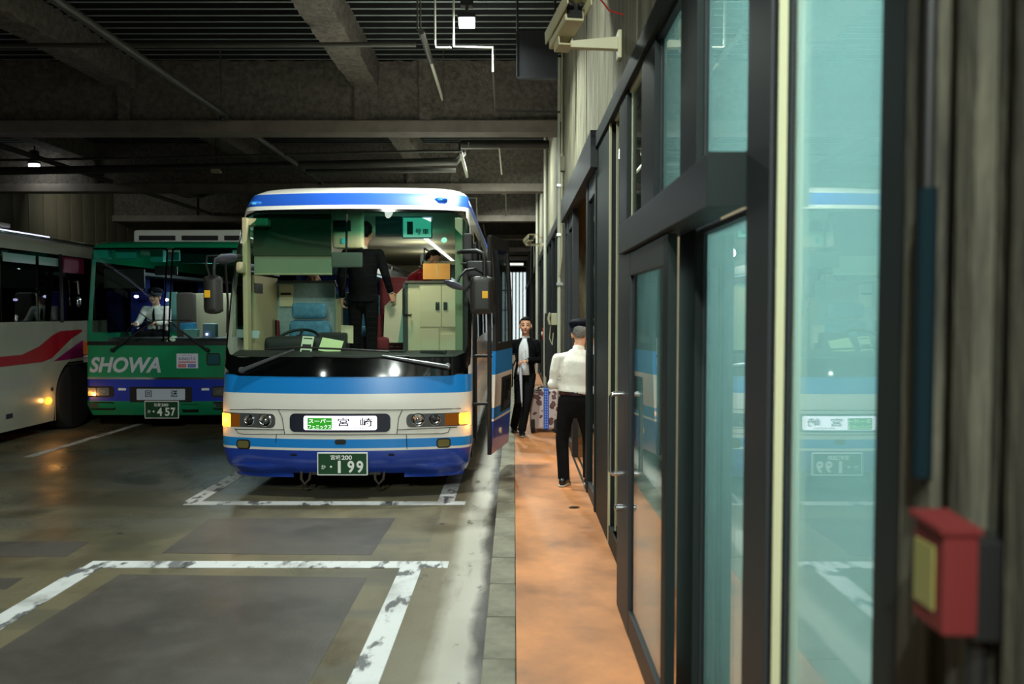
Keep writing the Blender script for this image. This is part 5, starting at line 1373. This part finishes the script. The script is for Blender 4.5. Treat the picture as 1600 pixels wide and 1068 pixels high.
for rt in (bus1, bus2, bus3):
    inv = Matrix.Translation(-Vector(rt.location))
    for ch in rt.children:
        ch.location = Vector(ch.location) - Vector(rt.location)
# ------------------------------------------------------------------ people
M_skin = mat('skin', (206, 152, 122), .55, var=.08, vscale=12)
M_hair = mat('hair_black', (20, 16, 15), .55, spec=.12, var=.3, vscale=60)
M_hairg = mat('hair_grey', (120, 118, 116), .6, var=.5, vscale=90)
M_suit = mat('suit_black', (12, 13, 17), .85, spec=.12, var=.25, vscale=14, bump=.15, bscale=90)
M_trous = mat('trousers_black', (20, 20, 22), .9, spec=.12, var=.3, vscale=10, bump=.15, bscale=60)
M_shirtw = mat('shirt_white', (226, 222, 212), .8, var=.10, vscale=9, bump=.35, bscale=14)
M_shirtp = mat('shirt_pale_blue', (228, 232, 238), .8, var=.08, vscale=9, bump=.25, bscale=16)
M_shoe = mat('shoe_black', (14, 14, 15), .35)
M_lip = mat('lip', (150, 74, 70), .5)
M_redj = mat('jacket_red', (132, 22, 34), .8, spec=.12, bump=.2, bscale=20)
M_cap = mat('cap_navy', (14, 17, 28), .7, spec=.12)

def live(o, voxel, it=5, fac=.5):
    r = o.modifiers.new('fuse', 'REMESH'); r.mode = 'VOXEL'; r.voxel_size = voxel; r.use_smooth_shade = True
    s_ = o.modifiers.new('smooth', 'SMOOTH'); s_.factor = fac; s_.iterations = it
    return o
def hand(b, w, d, n, out, m, k=1.0):
    """palm and five curled fingers: w wrist, d pointing direction, n side the fingers curl to, out side of the thumb"""
    w, d, n = Vector(w), Vector(d).normalized(), Vector(n)
    n = (n - d * n.dot(d)).normalized(); s_ = d.cross(n).normalized()
    if s_.dot(Vector(out)) < 0: s_ = -s_
    b.tube([w - d * .03, w + d * .02 * k, w + d * .05 * k, w + d * .088 * k], [(.024 * k, .020 * k), (.034 * k, .016 * k), (.040 * k, .016 * k), (.038 * k, .013 * k)], m, 10, side=s_, cap='round')
    for i, (o, L) in enumerate(((.030, .068), (.010, .078), (-.010, .073), (-.029, .056))):
        p = w + d * .084 * k + s_ * o * k; L *= k
        a = p + (d * .8 + n * .35).normalized() * L * .45; c = a + (d * .35 + n * .9).normalized() * L * .33; e = c + (n * .95 - d * .25).normalized() * L * .25
        b.tube([p - d * .01, a, c, e], [.0095 * k, .0088 * k, .008 * k, .007 * k], m, 8, cap='round')
    p = w + d * .022 * k + s_ * .030 * k
    a = p + (s_ * .75 + d * .6 + n * .25).normalized() * .040 * k; c = a + (d * .85 + s_ * .1 + n * .5).normalized() * .032 * k
    b.tube([p, a, c], [.0125 * k, .0105 * k, .008 * k], m, 8, cap='round')

def person(name, label, loc, rz, H, J=None, top='suit', topm=None, legs=M_trous, hairm=M_hair, hair=True, head_rot=(0, 0, 0), cap=False, female=False, face=True, seated=False, group=None, shirt=None, tie=None, glasses=False):
    t = tag(empty(name, loc, rz), label, 'person', group)
    h = H
    D = dict(pel=(0, 0, .52), chest=(0, .005, .70), neck=(0, .012, .83), head=(0, -.008, .932),
             sl=(.108, .01, .800), el=(.140, .02, .635), wl=(.145, -.03, .495), sr=(-.108, .01, .800), er=(-.140, .02, .635), wr=(-.145, -.03, .495),
             hl=(.052, 0, .505), kl=(.054, -.012, .275), al=(.054, .012, .048), hr=(-.052, 0, .505), kr=(-.054, -.012, .275), ar=(-.054, .012, .048),
             tl=(0, -1, 0), tr=(0, -1, 0), dl=(0, -.1, -1), dr=(0, -.1, -1), nl=(-1, 0, 0), nr=(1, 0, 0))
    P = {k: (Vector(v) * h if k[0] not in 'td' and k not in ('nl', 'nr') else Vector(v)) for k, v in D.items()}
    for k, v in (J or {}).items():
        P[k] = Vector(v)
    wid = .94 if female else 1.0
    Rm = Matrix.Rotation(R(head_rot[2]), 3, 'Z') @ Matrix.Rotation(R(head_rot[0]), 3, 'X') @ Matrix.Rotation(R(head_rot[1]), 3, 'Y')
    hp = P['head'] - (P['head'] - P['neck']) * .06; h = H * 1.07; hv = lambda x, y, z: hp + Rm @ Vector((x * h, y * h, z * h))
    b = MB()
    b.ball(hv(0, .010, .014), (.0445 * h, .054 * h, .054 * h), M_skin, 18, 14, Rm)
    b.ball(hv(0, -.012, -.016), (.038 * h, .040 * h, .046 * h), M_skin, 16, 12, Rm)
    b.ball(hv(0, -.034, -.050), (.017 * h, .014 * h, .014 * h), M_skin, 10, 8, Rm)
    b.tube([hv(0, -.047, .006), hv(0, -.057, -.016), hv(0, -.050, -.020)], [.005 * h, .0085 * h, .008 * h], M_skin, 8, cap='round')
    for s_ in (-1, 1):
        b.ball(hv(.046 * s_, .006, -.006), (.007 * h, .013 * h, .019 * h), M_skin, 8, 8, Rm)
        b.ball(hv(.022 * s_, -.040, -.018), (.012 * h, .011 * h, .012 * h), M_skin, 8, 8, Rm)
    h0 = h; b.tube([P['chest'].lerp(P['neck'], .6), P['neck'], hv(0, .012, -.03)], [.040 * h, .031 * h, .029 * h], M_skin, 12, cap='round')
    h = H; sd = (P['sl'] - P['sr']).normalized()
    b.tube([P['pel'], P['pel'].lerp(P['chest'], .5), P['chest'], P['chest'].lerp(P['neck'], .6)], [(.07 * h, .05 * h), (.06 * h, .045 * h), (.08 * h, .05 * h), (.06 * h, .035 * h)], M_skin, 14, side=sd, cap='round')
    for q in 'lr':
        b.tube([P['s' + q] * .95 + P['chest'] * .05, P['s' + q], P['e' + q], P['w' + q]], [.014 * h, .016 * h, .016 * h, .014 * h], M_skin, 10, cap='round')
        b.tube([P['h' + q], P['k' + q], P['a' + q]], [.042 * h, .028 * h, .020 * h], M_skin, 10, cap='round')
        hand(b, P['w' + q], P['d' + q], P['n' + q], P['n' + q].cross(P['d' + q]) if False else (Vector((0, -1, 0.2))), M_skin, .93 if female else 1.0)
    live(b.build('body', t, fix=False), .0068, 3, .4)
    # face
    h = H * 1.07
    if face:
        fb = MB()
        for s_ in (-1, 1):
            fb.ball(hv(.0175 * s_, -.0475, .0035), (.0085 * h, .004 * h, .0034 * h), M_hair, 10, 6, Rm)
        fb.build('eyes', t)
        fb = MB()
        for s_ in (-1, 1):
            fb.tube([hv(.008 * s_, -.0505, .0155), hv(.018 * s_, -.0495, .0185), hv(.028 * s_, -.043, .015)], [.0022 * h] * 3, M_hair, 6)
        fb.build('eyebrows', t)
        MB().tube([hv(-.013, -.0465, -.0345), hv(0, -.0505, -.0340), hv(.013, -.0465, -.0345)], [.0022 * h, .0042 * h, .0022 * h], M_lip, 8, cap='round').build('lips', t)
    if glasses:
        g = MB()
        for s_ in (-1, 1):
            g.tube([hv(.018 * s_ + .014 * math.cos(a * math.pi / 5), -.056, .003 + .011 * math.sin(a * math.pi / 5)) for a in range(11)], .0016, M_steel, 5)
            g.tube([hv(.032 * s_, -.055, .005), hv(.047 * s_, .0, .006)], .0018, M_steel, 5)
        g.build('glasses', t)
    if hair:
        b = MB(); u, v = 26, 18; c0 = Vector((0, .012 * h, .016 * h)); r_ = (.0485 * h, .0585 * h, .0585 * h)
        hb = MB().ball((0, 0, 0), r_, hairm, u, v)
        keep = []
        for f in hb.f:
            c = sum((Vector(hb.v[i]) for i in f), Vector()) / len(f)
            y, z = c.y / r_[1], c.z / r_[2]
            if z > .50 or y > (-.02 if female else .25) + (-.0 if z > -.35 else .25) or (y > -.32 and z > .12):
                if z > -.72: keep.append(f)
        vs = [hv(0, 0, 0) + Rm @ (Vector(p) * (1 + .03 * noise.noise(Vector(p) * 60)) + c0) for p in hb.v]
        b.add(vs, keep, hairm)
        if female:
            b.ball(hv(0, .066, -.018), (.024 * h, .02 * h, .024 * h), hairm, 12, 8)
        o = b.build('hair', t, fix=False, angle=80)
        sm = o.modifiers.new('thickness', 'SOLIDIFY'); sm.thickness = .010; sm.offset = -1
    if cap:
        cb_ = MB(); Mx = Rm @ Matrix.Rotation(R(-6), 3, 'X')
        A_ = Mx @ Vector((0, 0, 1))
        prof = [(.0545 * h, .012 * h), (.0550 * h, .034 * h), (.062 * h, .046 * h), (.067 * h, .058 * h), (.064 * h, .069 * h), (.048 * h, .080 * h), (.026 * h, .085 * h), (.001, .086 * h)]
        cb_.lathe(prof, hv(0, .006, 0), A_, M_cap, 26)
        co = cb_.build('cap', t, angle=60)
        MB().lathe([(.0555 * h, .014 * h), (.0562 * h, .022 * h), (.0560 * h, .032 * h)], hv(0, .006, 0), A_, mat('cap_band', (30, 34, 50), .5), 26).build('cap_band', co)
        vz = MB(); vs = []
        for k in range(13):
            a = R(200 + 140 * k / 12)
            for rr, zz in ((.050, .016), (.082, .002)):
                vs.append(hv(0, .006, 0) + Mx @ Vector((rr * h * math.cos(a) * (1 if rr < .06 else .86), rr * h * math.sin(a), zz * h)))
        vz.add(vs, [(2 * k, 2 * k + 1, 2 * k + 3, 2 * k + 2) for k in range(12)], M_shoe)
        vo = vz.build('visor', co, fix=False); m_ = vo.modifiers.new('thickness', 'SOLIDIFY'); m_.thickness = .006
        MB().ball(hv(0, -.052, .036) + Rm @ Vector((0, -.006, .012)), (.012, .006, .014), mat('cap_badge', (200, 160, 60), .3, metal=.8), 10, 8).build('cap_badge', co)
    # upper garment
    h = H
    ax = [P['pel'], P['chest'], P['neck']]
    hem = {'suit': -.055, 'shirt': .0, 'coat': -.08}[top]
    pel, ch, nk = ax; up1 = (ch - pel)
    S_ = [(pel + up1.normalized() * hem * h, .096 * wid, .072), (pel + up1 * .12, .094 * wid, .070), (pel + up1 * .50, (.083 if female else .092) * wid, .064), (pel + up1 * .85, .098 * wid, .070), (ch + (nk - ch) * .35, .104 * wid, .068), (ch + (nk - ch) * .66, .082 * wid, .054), (ch + (nk - ch) * .80, .062 * wid, .048), (ch + (nk - ch) * .92, .048, .042)]
    if top == 'shirt':
        S_[0] = (pel + up1 * .16, .086, .064); S_[1] = (pel + up1 * .26, .102, .076)
    if hem < -.04: S_[0] = (S_[0][0], .104 * wid, .082)
    tm = topm or M_suit
    jb = MB().tube([s_[0] for s_ in S_], [(s_[1] * h, s_[2] * h) for s_ in S_], tm, 22, side=sd)
    for q in 'lr':
        w_ = P['e' + q].lerp(P['w' + q], .93)
        rr = (.033, .033, .028, .0225) if top != 'shirt' else (.034, .034, .031, .025)
        s0 = P['s' + q] - Vector((0, 0, .012 * h)); jb.ball(s0, rr[1] * h * .95, tm, 14, 10)
        jb.tube([P['chest'].lerp(P['neck'], .62), s0], [.040 * h, .030 * h], tm, 12, cap='round')
        jb.tube([s0, s0.lerp(P['e' + q], .5), P['e' + q], w_], [x * h for x in (rr[1], rr[1] * .98, rr[2] * 1.02, rr[3])], tm, 14, cap='round')
        jb.ball(P['e' + q], rr[2] * h * 1.03, tm, 12, 8)
    gar = {'suit': 'suit_jacket', 'shirt': 'shirt', 'coat': 'jacket'}[top]
    jo = live(jb.build(gar, t, fix=False), .0105, 4, .5)
    def front(f, x, off):
        """point on the chest: f from hem (0) to collar (1), x across in body widths"""
        L = f * (len(S_) - 1); i = min(int(L), len(S_) - 2); k = L - i
        p = S_[i][0].lerp(S_[i + 1][0], k); rx = (S_[i][1] * (1 - k) + S_[i + 1][1] * k) * h; ry = (S_[i][2] * (1 - k) + S_[i + 1][2] * k) * h
        ax_ = (S_[i + 1][0] - S_[i][0]).normalized(); fw = ax_.cross(sd).normalized()
        if fw.y > 0: fw = -fw
        xx = max(-.98, min(.98, x))
        return p + sd * rx * xx + fw * (ry * math.sqrt(1 - xx * xx) + off)
    def panel(nm, f0, f1, wf, m, off, cx=0):
        g = MB(); g.grid(lambda a, c: front(f0 + (f1 - f0) * c, cx + wf(c) * (a * 2 - 1), off + .004 * math.cos((a - .5) * math.pi)), 8, 14, m)
        o = g.build(nm, t, fix=False, angle=80); q = o.modifiers.new('thickness', 'SOLIDIFY'); q.thickness = .004; return o
    if shirt:
        panel('shirt_front', shirt[0], .97, shirt[1], shirt[2], .010, shirt[3] if len(shirt) > 3 else 0)
    if tie:
        panel('necktie', tie[0], .93, lambda c: .14 - .07 * c, M_cap, .018)
    if top != 'coat':
        cl = MB(); n_ = P['neck']
        cm = M_shirtp if (shirt and female) else (M_shirtw)
        cl.lathe([(.037 * h, -.022 * h), (.035 * h, .004 * h), (.032 * h, .006 * h), (.033 * h, -.02 * h)], n_ + Vector((0, 0, .0)), (hp - n_).normalized(), cm, 18)
        cl.build('collar', t, angle=60)
        if top == 'suit':
            for q in 'lr':
                d = (P['w' + q] - P['e' + q]).normalized()
                MB().lathe([(.019 * h, -.012), (.0195 * h, .012), (.017 * h, .014)], P['e' + q].lerp(P['w' + q], .95), d, M_shirtw, 14).build('shirt_cuff', t)
    # trousers and shoes
    tb = MB(); pl_ = P['pel']
    tb.tube([pl_ + Vector((0, 0, .045 * h)), pl_, pl_ - Vector((0, 0, .035 * h))], [(.086 * h * wid, .064 * h), (.092 * h, .070 * h), (.082 * h, .064 * h)], legs, 18, side=sd, cap='round')
    for q in 'lr':
        an = P['a' + q] + (P['a' + q] - P['k' + q]).normalized() * .012 * h
        tb.tube([P['h' + q] + Vector((0, 0, .01 * h)), P['h' + q].lerp(P['k' + q], .5), P['k' + q], P['k' + q].lerp(an, .5), an], [.055 * h, .050 * h, .040 * h, .037 * h, .036 * h], legs, 14)
    live(tb.build('trousers', t, fix=False), .0105, 3, .5)
    if top == 'shirt':
        MB().lathe([(.0935 * h, 0), (.094 * h, .02 * h), (.090 * h, .021 * h)], pl_ + up1 * .0 + Vector((0, 0, .030 * h)), (0, 0, 1), mat('belt', (46, 20, 24), .4), 22).build('belt', t).scale = (1, .76, 1)
    for q in 'lr':
        f = P['t' + q].normalized(); a = P['a' + q]; g = MB()
        zs = a.z - .046 * h
        s2 = f.cross(Vector((0, 0, 1))).normalized()
        b0 = Vector((a.x, a.y, a.z - .020 * h))
        g.tube([b0 - f * .040 * h, b0 - f * .01 * h + Vector((0, 0, .004 * h)), b0 + f * .05 * h - Vector((0, 0, .006 * h)), b0 + f * .092 * h - Vector((0, 0, .012 * h))], [(.021 * h, .024 * h), (.025 * h, .027 * h), (.028 * h, .019 * h), (.020 * h, .012 * h)], M_shoe, 14, side=s2, cap='round')
        so = g.build('shoe', t, angle=60)
        MB().tube([b0 - f * .046 * h - Vector((0, 0, .021 * h)), b0 + f * .02 * h - Vector((0, 0, .021 * h)), b0 + f * .098 * h - Vector((0, 0, .021 * h))], [(.024 * h, .005 * h), (.028 * h, .005 * h), (.018 * h, .005 * h)], mat('sole_pale', (170, 164, 150), .7), 12, side=s2, cap='round').build('sole', so)
    return t

# woman in a black suit walking towards the camera
h = 1.65
woman = person('person', 'woman in black trouser suit and open white collar walking along the walkway', (.12, 11.15, ZW), R(3), h,
    J=dict(pel=(.035, .02, .855), chest=(.045, .0, 1.15), neck=(.045, .005, 1.375), head=(.042, -.02, 1.535),
           sl=(.190, .0, 1.305), el=(.225, .03, 1.04), wl=(.035, -.20, 1.045), dl=(-.9, -.35, -.1), nl=(0, .2, -1),
           sr=(-.110, .01, 1.305), er=(-.225, .02, 1.06), wr=(-.27, -.17, 1.18), dr=(-.2, -.5, .7), nr=(1, 0, 0),
           hl=(.105, 0, .84), kl=(.055, -.10, .455), al=(-.015, -.10, .080), hr=(-.03, .02, .84), kr=(-.045, .02, .46), ar=(-.10, .32, .085)),
    female=True, shirt=(.10, lambda c: .60 - .34 * c if c < .8 else .33 + .25 * (c - .8), M_shirtp, -.20), head_rot=(0, 0, -6))
hw = woman.location + Vector((.035 - .07, -.225, 1.02))
u = tag(empty('umbrella', tuple(hw)), 'closed white umbrella held upright by the walking woman', 'umbrella')
MB().tube([(0, 0, .05), (0, 0, -.02), (.01, .0, -.2), (.022, 0, -.52), (.025, 0, -.56)], [.016, .019, .021, .012, .005], mat('umbrella_white', (214, 218, 232), .45, var=.1, vscale=30, stretch=(4, 4, .3)), 10).build('canopy', u)
MB().tube([(0, 0, .04), (0, 0, .12)], .012, M_shirtw, 8, cap='round').build('handle', u)
MB().tube([(0, -.01, .1), (.03, -.02, .16), (.07, -.0, .17), (.08, .03, .08)], .004, M_shirtw, 6).build('wrist_loop', u)
MB().tube([(.025, 0, -.55), (.026, 0, -.60)], .005, M_steel, 6).build('tip', u)
hb = tag(empty('shoulder_bag', (.12 - .20, 10.98, 1.06)), 'black shoulder bag at the walking woman\'s side', 'bag')
MB().box((-.05, -.10, -.28), (.07, .16, .06), mat('bag_black', (18, 18, 22), .5), bevel=.04).build('body', hb, angle=60)
MB().tube([(.07, -.07, .02), (.115, -.075, .12), (.10, -.06, .18), (.03, -.02, .17), (.0, .0, .04)], .009, M_cap, 8).build('strap', hb)
# man in a cap, from behind, half in the doorway
h = 1.66
man = person('person', 'man in dark cap and white shirt seen from behind at the doorway', (.60, 7.86, ZW), R(163), h,
    J=dict(pel=(0, 0, .855), chest=(-.02, -.02, 1.14), neck=(-.03, -.05, 1.365), head=(-.035, -.11, 1.505),
           sl=(.175, -.01, 1.275), el=(.222, .015, 1.00), wl=(.03, -.22, 1.04), dl=(-.5, -.8, .1), nl=(0, -.2, -1),
           sr=(-.20, -.01, 1.31), er=(-.23, -.02, 1.03), wr=(-.10, -.27, 1.05), dr=(.5, -.8, .1), nr=(0, -.2, -1),
           hl=(.075, 0, .845), kl=(.125, .0, .45), al=(.10, .03, .078), hr=(-.075, 0, .845), kr=(-.11, -.16, .48), ar=(-.13, -.08, .085)),
    top='shirt', topm=M_shirtw, hairm=M_hairg, cap=True, head_rot=(14, 0, 10))
# conductor in a dark suit standing inside the coach
suit_man = person('person', 'man in dark suit standing in the coach aisle with his back turned', (-1.765, 9.32, 1.12), R(180), 1.75,
    J=dict(sr=(-.195, .01, 1.40), er=(-.27, .03, 1.13), wr=(-.315, -.06, .93), dr=(-.32, -.15, -.9), nr=(.6, -.6, 0), head=(-.03, -.03, 1.63)), top='suit', head_rot=(0, 0, 0))
# stooping person in red behind the cabinet
red = person('person', 'person in red jacket and glasses stooping behind the coach cabinet', (-1.52, 10.32, 1.12), R(82), 1.62,
    J=dict(pel=(0, .02, .84), chest=(0, -.22, 1.06), neck=(0, -.40, 1.235), head=(0, -.505, 1.375),
           sl=(.16, -.36, 1.17), el=(.20, -.42, .93), wl=(.14, -.58, .86), dl=(0, -.8, -.4), nl=(0, 0, -1),
           sr=(-.16, -.36, 1.17), er=(-.20, -.40, .92), wr=(-.14, -.56, .84), dr=(0, -.8, -.4), nr=(0, 0, -1)),
    top='coat', topm=M_redj, head_rot=(22, 0, 0), glasses=True)
MB().tube([(.06, -.37, 1.25), (0, -.46, 1.24), (-.06, -.37, 1.25), (0, -.32, 1.27), (.06, -.37, 1.25)], .028, mat('scarf', (92, 66, 70), .9, var=.6, vscale=40), 8).build('scarf', red)
# driver of the green bus
drv = person('person', 'driver in peaked cap, white shirt and dark tie inside the green bus', (-5.93, 13.15, .95), 0, 1.70,
    J=dict(pel=(0, .10, .50), chest=(0, .08, .78), neck=(0, .05, .98), head=(-.0, -.0, 1.125),
           sl=(.185, .05, .935), el=(.24, -.06, .70), wl=(.17, -.30, .68), dl=(-.3, -.8, .1), nl=(0, -.3, -1),
           sr=(-.185, .05, .935), er=(-.24, -.06, .70), wr=(-.17, -.30, .68), dr=(.3, -.8, .1), nr=(0, -.3, -1),
           hl=(.09, .08, .48), kl=(.12, -.34, .50), al=(.12, -.36, .085), hr=(-.09, .08, .48), kr=(-.12, -.34, .50), ar=(-.12, -.36, .085)),
    top='shirt', topm=M_shirtw, cap=True, tie=(.45,))
# passenger behind the partition
pas = person('person', 'passenger whose dark hair shows above the grey partition in the coach', (-2.60, 10.32, 1.12), R(4), 1.62,
    J=dict(pel=(0, .12, .52), chest=(0, .10, .80), neck=(0, .07, .99), head=(0, .03, 1.125),
           sl=(.17, .07, .945), el=(.21, -.02, .72), wl=(.10, -.22, .66), dl=(-.4, -.8, 0), nl=(0, 0, -1),
           sr=(-.17, .07, .945), er=(-.21, -.02, .72), wr=(-.10, -.22, .66), dr=(.4, -.8, 0), nr=(0, 0, -1),
           hl=(.08, .08, .50), kl=(.10, -.30, .50), al=(.10, -.28, .085), hr=(-.08, .08, .50), kr=(-.10, -.30, .50), ar=(-.10, -.28, .085)),
    top='coat', topm=mat('jacket_slate', (40, 46, 60), .85))

# ------------------------------------------------------------------ luggage and small things
def pattern_mat():
    m = bpy.data.materials.new('case_print'); m.use_nodes = True; nt = m.node_tree; b = nt.nodes['Principled BSDF']; b.inputs['Roughness'].default_value = .4
    tc = nd(nt, 'ShaderNodeTexCoord'); v = nd(nt, 'ShaderNodeTexVoronoi'); v.inputs['Scale'].default_value = 11; v.inputs['Randomness'].default_value = .75
    no = nd(nt, 'ShaderNodeTexNoise'); no.inputs['Scale'].default_value = 30
    ad = nd(nt, 'ShaderNodeMath', operation='MULTIPLY_ADD'); ad.inputs[1].default_value = .55
    rp = nd(nt, 'ShaderNodeValToRGB'); e = rp.color_ramp.elements
    e[0].position = .70; e[0].color = (*lin((58, 30, 36)), 1); e[1].position = .73; e[1].color = (*lin((196, 176, 172)), 1)
    n2 = rp.color_ramp.elements.new(.56); n2.color = (*lin((112, 70, 72)), 1)
    nt.links.new(tc.outputs['Object'], v.inputs['Vector']); nt.links.new(tc.outputs['Object'], no.inputs['Vector'])
    nt.links.new(no.outputs['Fac'], ad.inputs[0]); nt.links.new(v.outputs['Distance'], ad.inputs[2])
    nt.links.new(ad.outputs[0], rp.inputs[0]); nt.links.new(rp.outputs[0], b.inputs['Base Color'])
    return m
t = tag(empty('suitcase', (.435, 11.42, ZW)), 'patterned maroon and white suitcase with a bright blue strap', 'suitcase')
MB().box((-.205, -.11, .045), (.205, .11, .615), pattern_mat(), bevel=.035).build('shell', t, angle=60)
MB().box((-.012, -.118, .05), (.062, .118, .622), mat('strap_blue', (20, 84, 190), .5), bevel=.004).build('strap', t)
sm = MB()
for k in range(15):
    sm.box((.008, -.1195, .07 + k * .036), (.014, -.1175, .09 + k * .036), M_white).box((.036, -.1195, .07 + k * .036), (.042, -.1175, .09 + k * .036), M_white)
tag(sm.build('strap_stitching', t, smooth=False), kind='stuff')
MB().tube([(-.09, -.05, .61), (-.08, -.06, .645), (0, -.065, .655), (.08, -.06, .645), (.09, -.05, .61)], .014, M_grey, 8).build('carry_handle', t)
for x in (-.165, .165):
    w_ = MB().box((x - .03, -.135, .0), (x + .03, -.09, .19), M_black, bevel=.015).build('wheel_guard', t)
    MB().lathe([(.034, -.016), (.036, 0), (.034, .016)], (x, -.125, .036), (1, 0, 0), M_rubber, 16).build('wheel', w_)
for x in (-.15, .15):
    MB().box((x - .025, .07, 0), (x + .025, .1, .05), M_black, bevel=.008).build('foot', t)
t = tag(empty('suitcase', (.668, 11.55, ZW)), 'narrow black suitcase half hidden behind the patterned one', 'suitcase')
MB().box((-.022, -.10, .04), (.022, .14, .50), mat('case_black', (22, 22, 25), .45), bevel=.02).build('shell', t, angle=60)
MB().tube([(0, -.05, .49), (0, -.04, .53), (0, .04, .53), (0, .05, .49)], .010, M_black).build('carry_handle', t)
for y in (-.09, .1):
    MB().lathe([(.024, -.012), (.026, 0), (.024, .012)], (0, y, .026), (1, 0, 0), M_rubber, 14).build('wheel', t)
t = tag(empty('tote_bag', (.36, 11.85, ZW)), 'pale green floral bag standing behind the patterned suitcase', 'bag')
MB().box((-.10, -.06, 0), (.10, .06, .58), mat('floral_print', (176, 190, 150), .8, var=.6, vscale=26), bevel=.03).build('body', t, angle=60)
MB().tube([(-.06, 0, .56), (-.05, 0, .63), (.05, 0, .63), (.06, 0, .56)], .006, M_black).build('handle', t)
t = tag(empty('cardboard_box', (at(683, 424, 9.22).x, 9.24, at(683, 436.5, 9.1).z)), 'open brown cardboard box on top of the coach cabinet', 'box')
M_card = mat('cardboard', (214, 146, 70), .75, var=.08, vscale=6)
zc = .0
MB().box((-.155, -.10, .013 - .02 + .012), (.155, .10, .185), M_card).build('carton', t, smooth=False)
MB().box((-.006, -.1015, .03), (.010, -.0995, .185), mat('parcel_tape', (196, 160, 100), .4)).build('tape', t, smooth=False)
MB().box((-.155, .10, .13), (.155, .108, .186), M_card).build('flap', t, smooth=False)
def sheet(name, label, cat, pts, m, lines=None):
    r = tag(empty(name, tuple(sum((Vector(p) for p in pts), Vector()) / len(pts))), label, cat)
    P = [Vector(p) - r.location for p in pts]
    MB().prism(P, (0, .003, .002), m).build('page', r, smooth=False)
    if lines:
        for k, (f0, f1) in enumerate(lines):
            a, b_, c, d = P[0].lerp(P[3], f0), P[1].lerp(P[2], f0), P[1].lerp(P[2], f1), P[0].lerp(P[3], f1)
            o = Vector((0, -.002, .001))
            MB().add([a.lerp(b_, .12) + o, a.lerp(b_, .88) + o, d.lerp(c, .88) + o, d.lerp(c, .12) + o], [(0, 1, 2, 3)], M_ink).build('print_block', r, smooth=False, fix=False)
    return r
Yp = 8.02
M_paper = mat('paper', (206, 214, 186), .8)
sheet('timetable_card', 'printed white timetable card leaning on the coach dashboard', 'card', [at(468, 553, Yp), at(486, 554, Yp), at(491, 526, Yp + .12), at(473, 525, Yp + .12)], M_paper, [(.86, .92), (.42, .56), (.12, .24)])
sheet('map_sheet', 'crumpled pale sheet lying on the coach dashboard', 'paper', [at(497, 547, Yp + .02), at(531, 552, Yp), at(537, 533, Yp + .12), at(504, 527, Yp + .14)], mat('paper_green', (198, 214, 160), .8))
sheet('clipboard', 'small white clipboard standing on the coach dashboard by the driver', 'clipboard', [at(368, 527, 8.45), at(404, 528, 8.5), at(406, 517, 8.52), at(368, 514, 8.47)], mat('board_pale', (150, 170, 170), .6))
sheet('notice_card', 'white card with a pen beside the ticket machine on the coach console', 'card', [at(533, 535, 8.5), at(552, 536, 8.5), at(552, 509, 8.52), at(533, 508, 8.52)], M_cab)
sheet('leaflet', 'white leaflet with a red edge on the green bus dashboard', 'paper', [at(258, 534, 12.36), at(272, 534, 12.36), at(277, 526, 12.45), at(270, 524, 12.45)], M_paper)
t = tag(empty('leaf', tuple(atZ(897, 792, ZW + .004))), 'small dark dry leaf on the walkway near the wide post', 'leaf')
MB().prism([(-.05, -.02, 0), (0, -.035, .006), (.05, -.01, .002), (.03, .02, 0), (-.02, .015, .004)], (0, 0, .004), mat('dry_leaf', (44, 34, 24), .8)).build('blade', t, smooth=False)
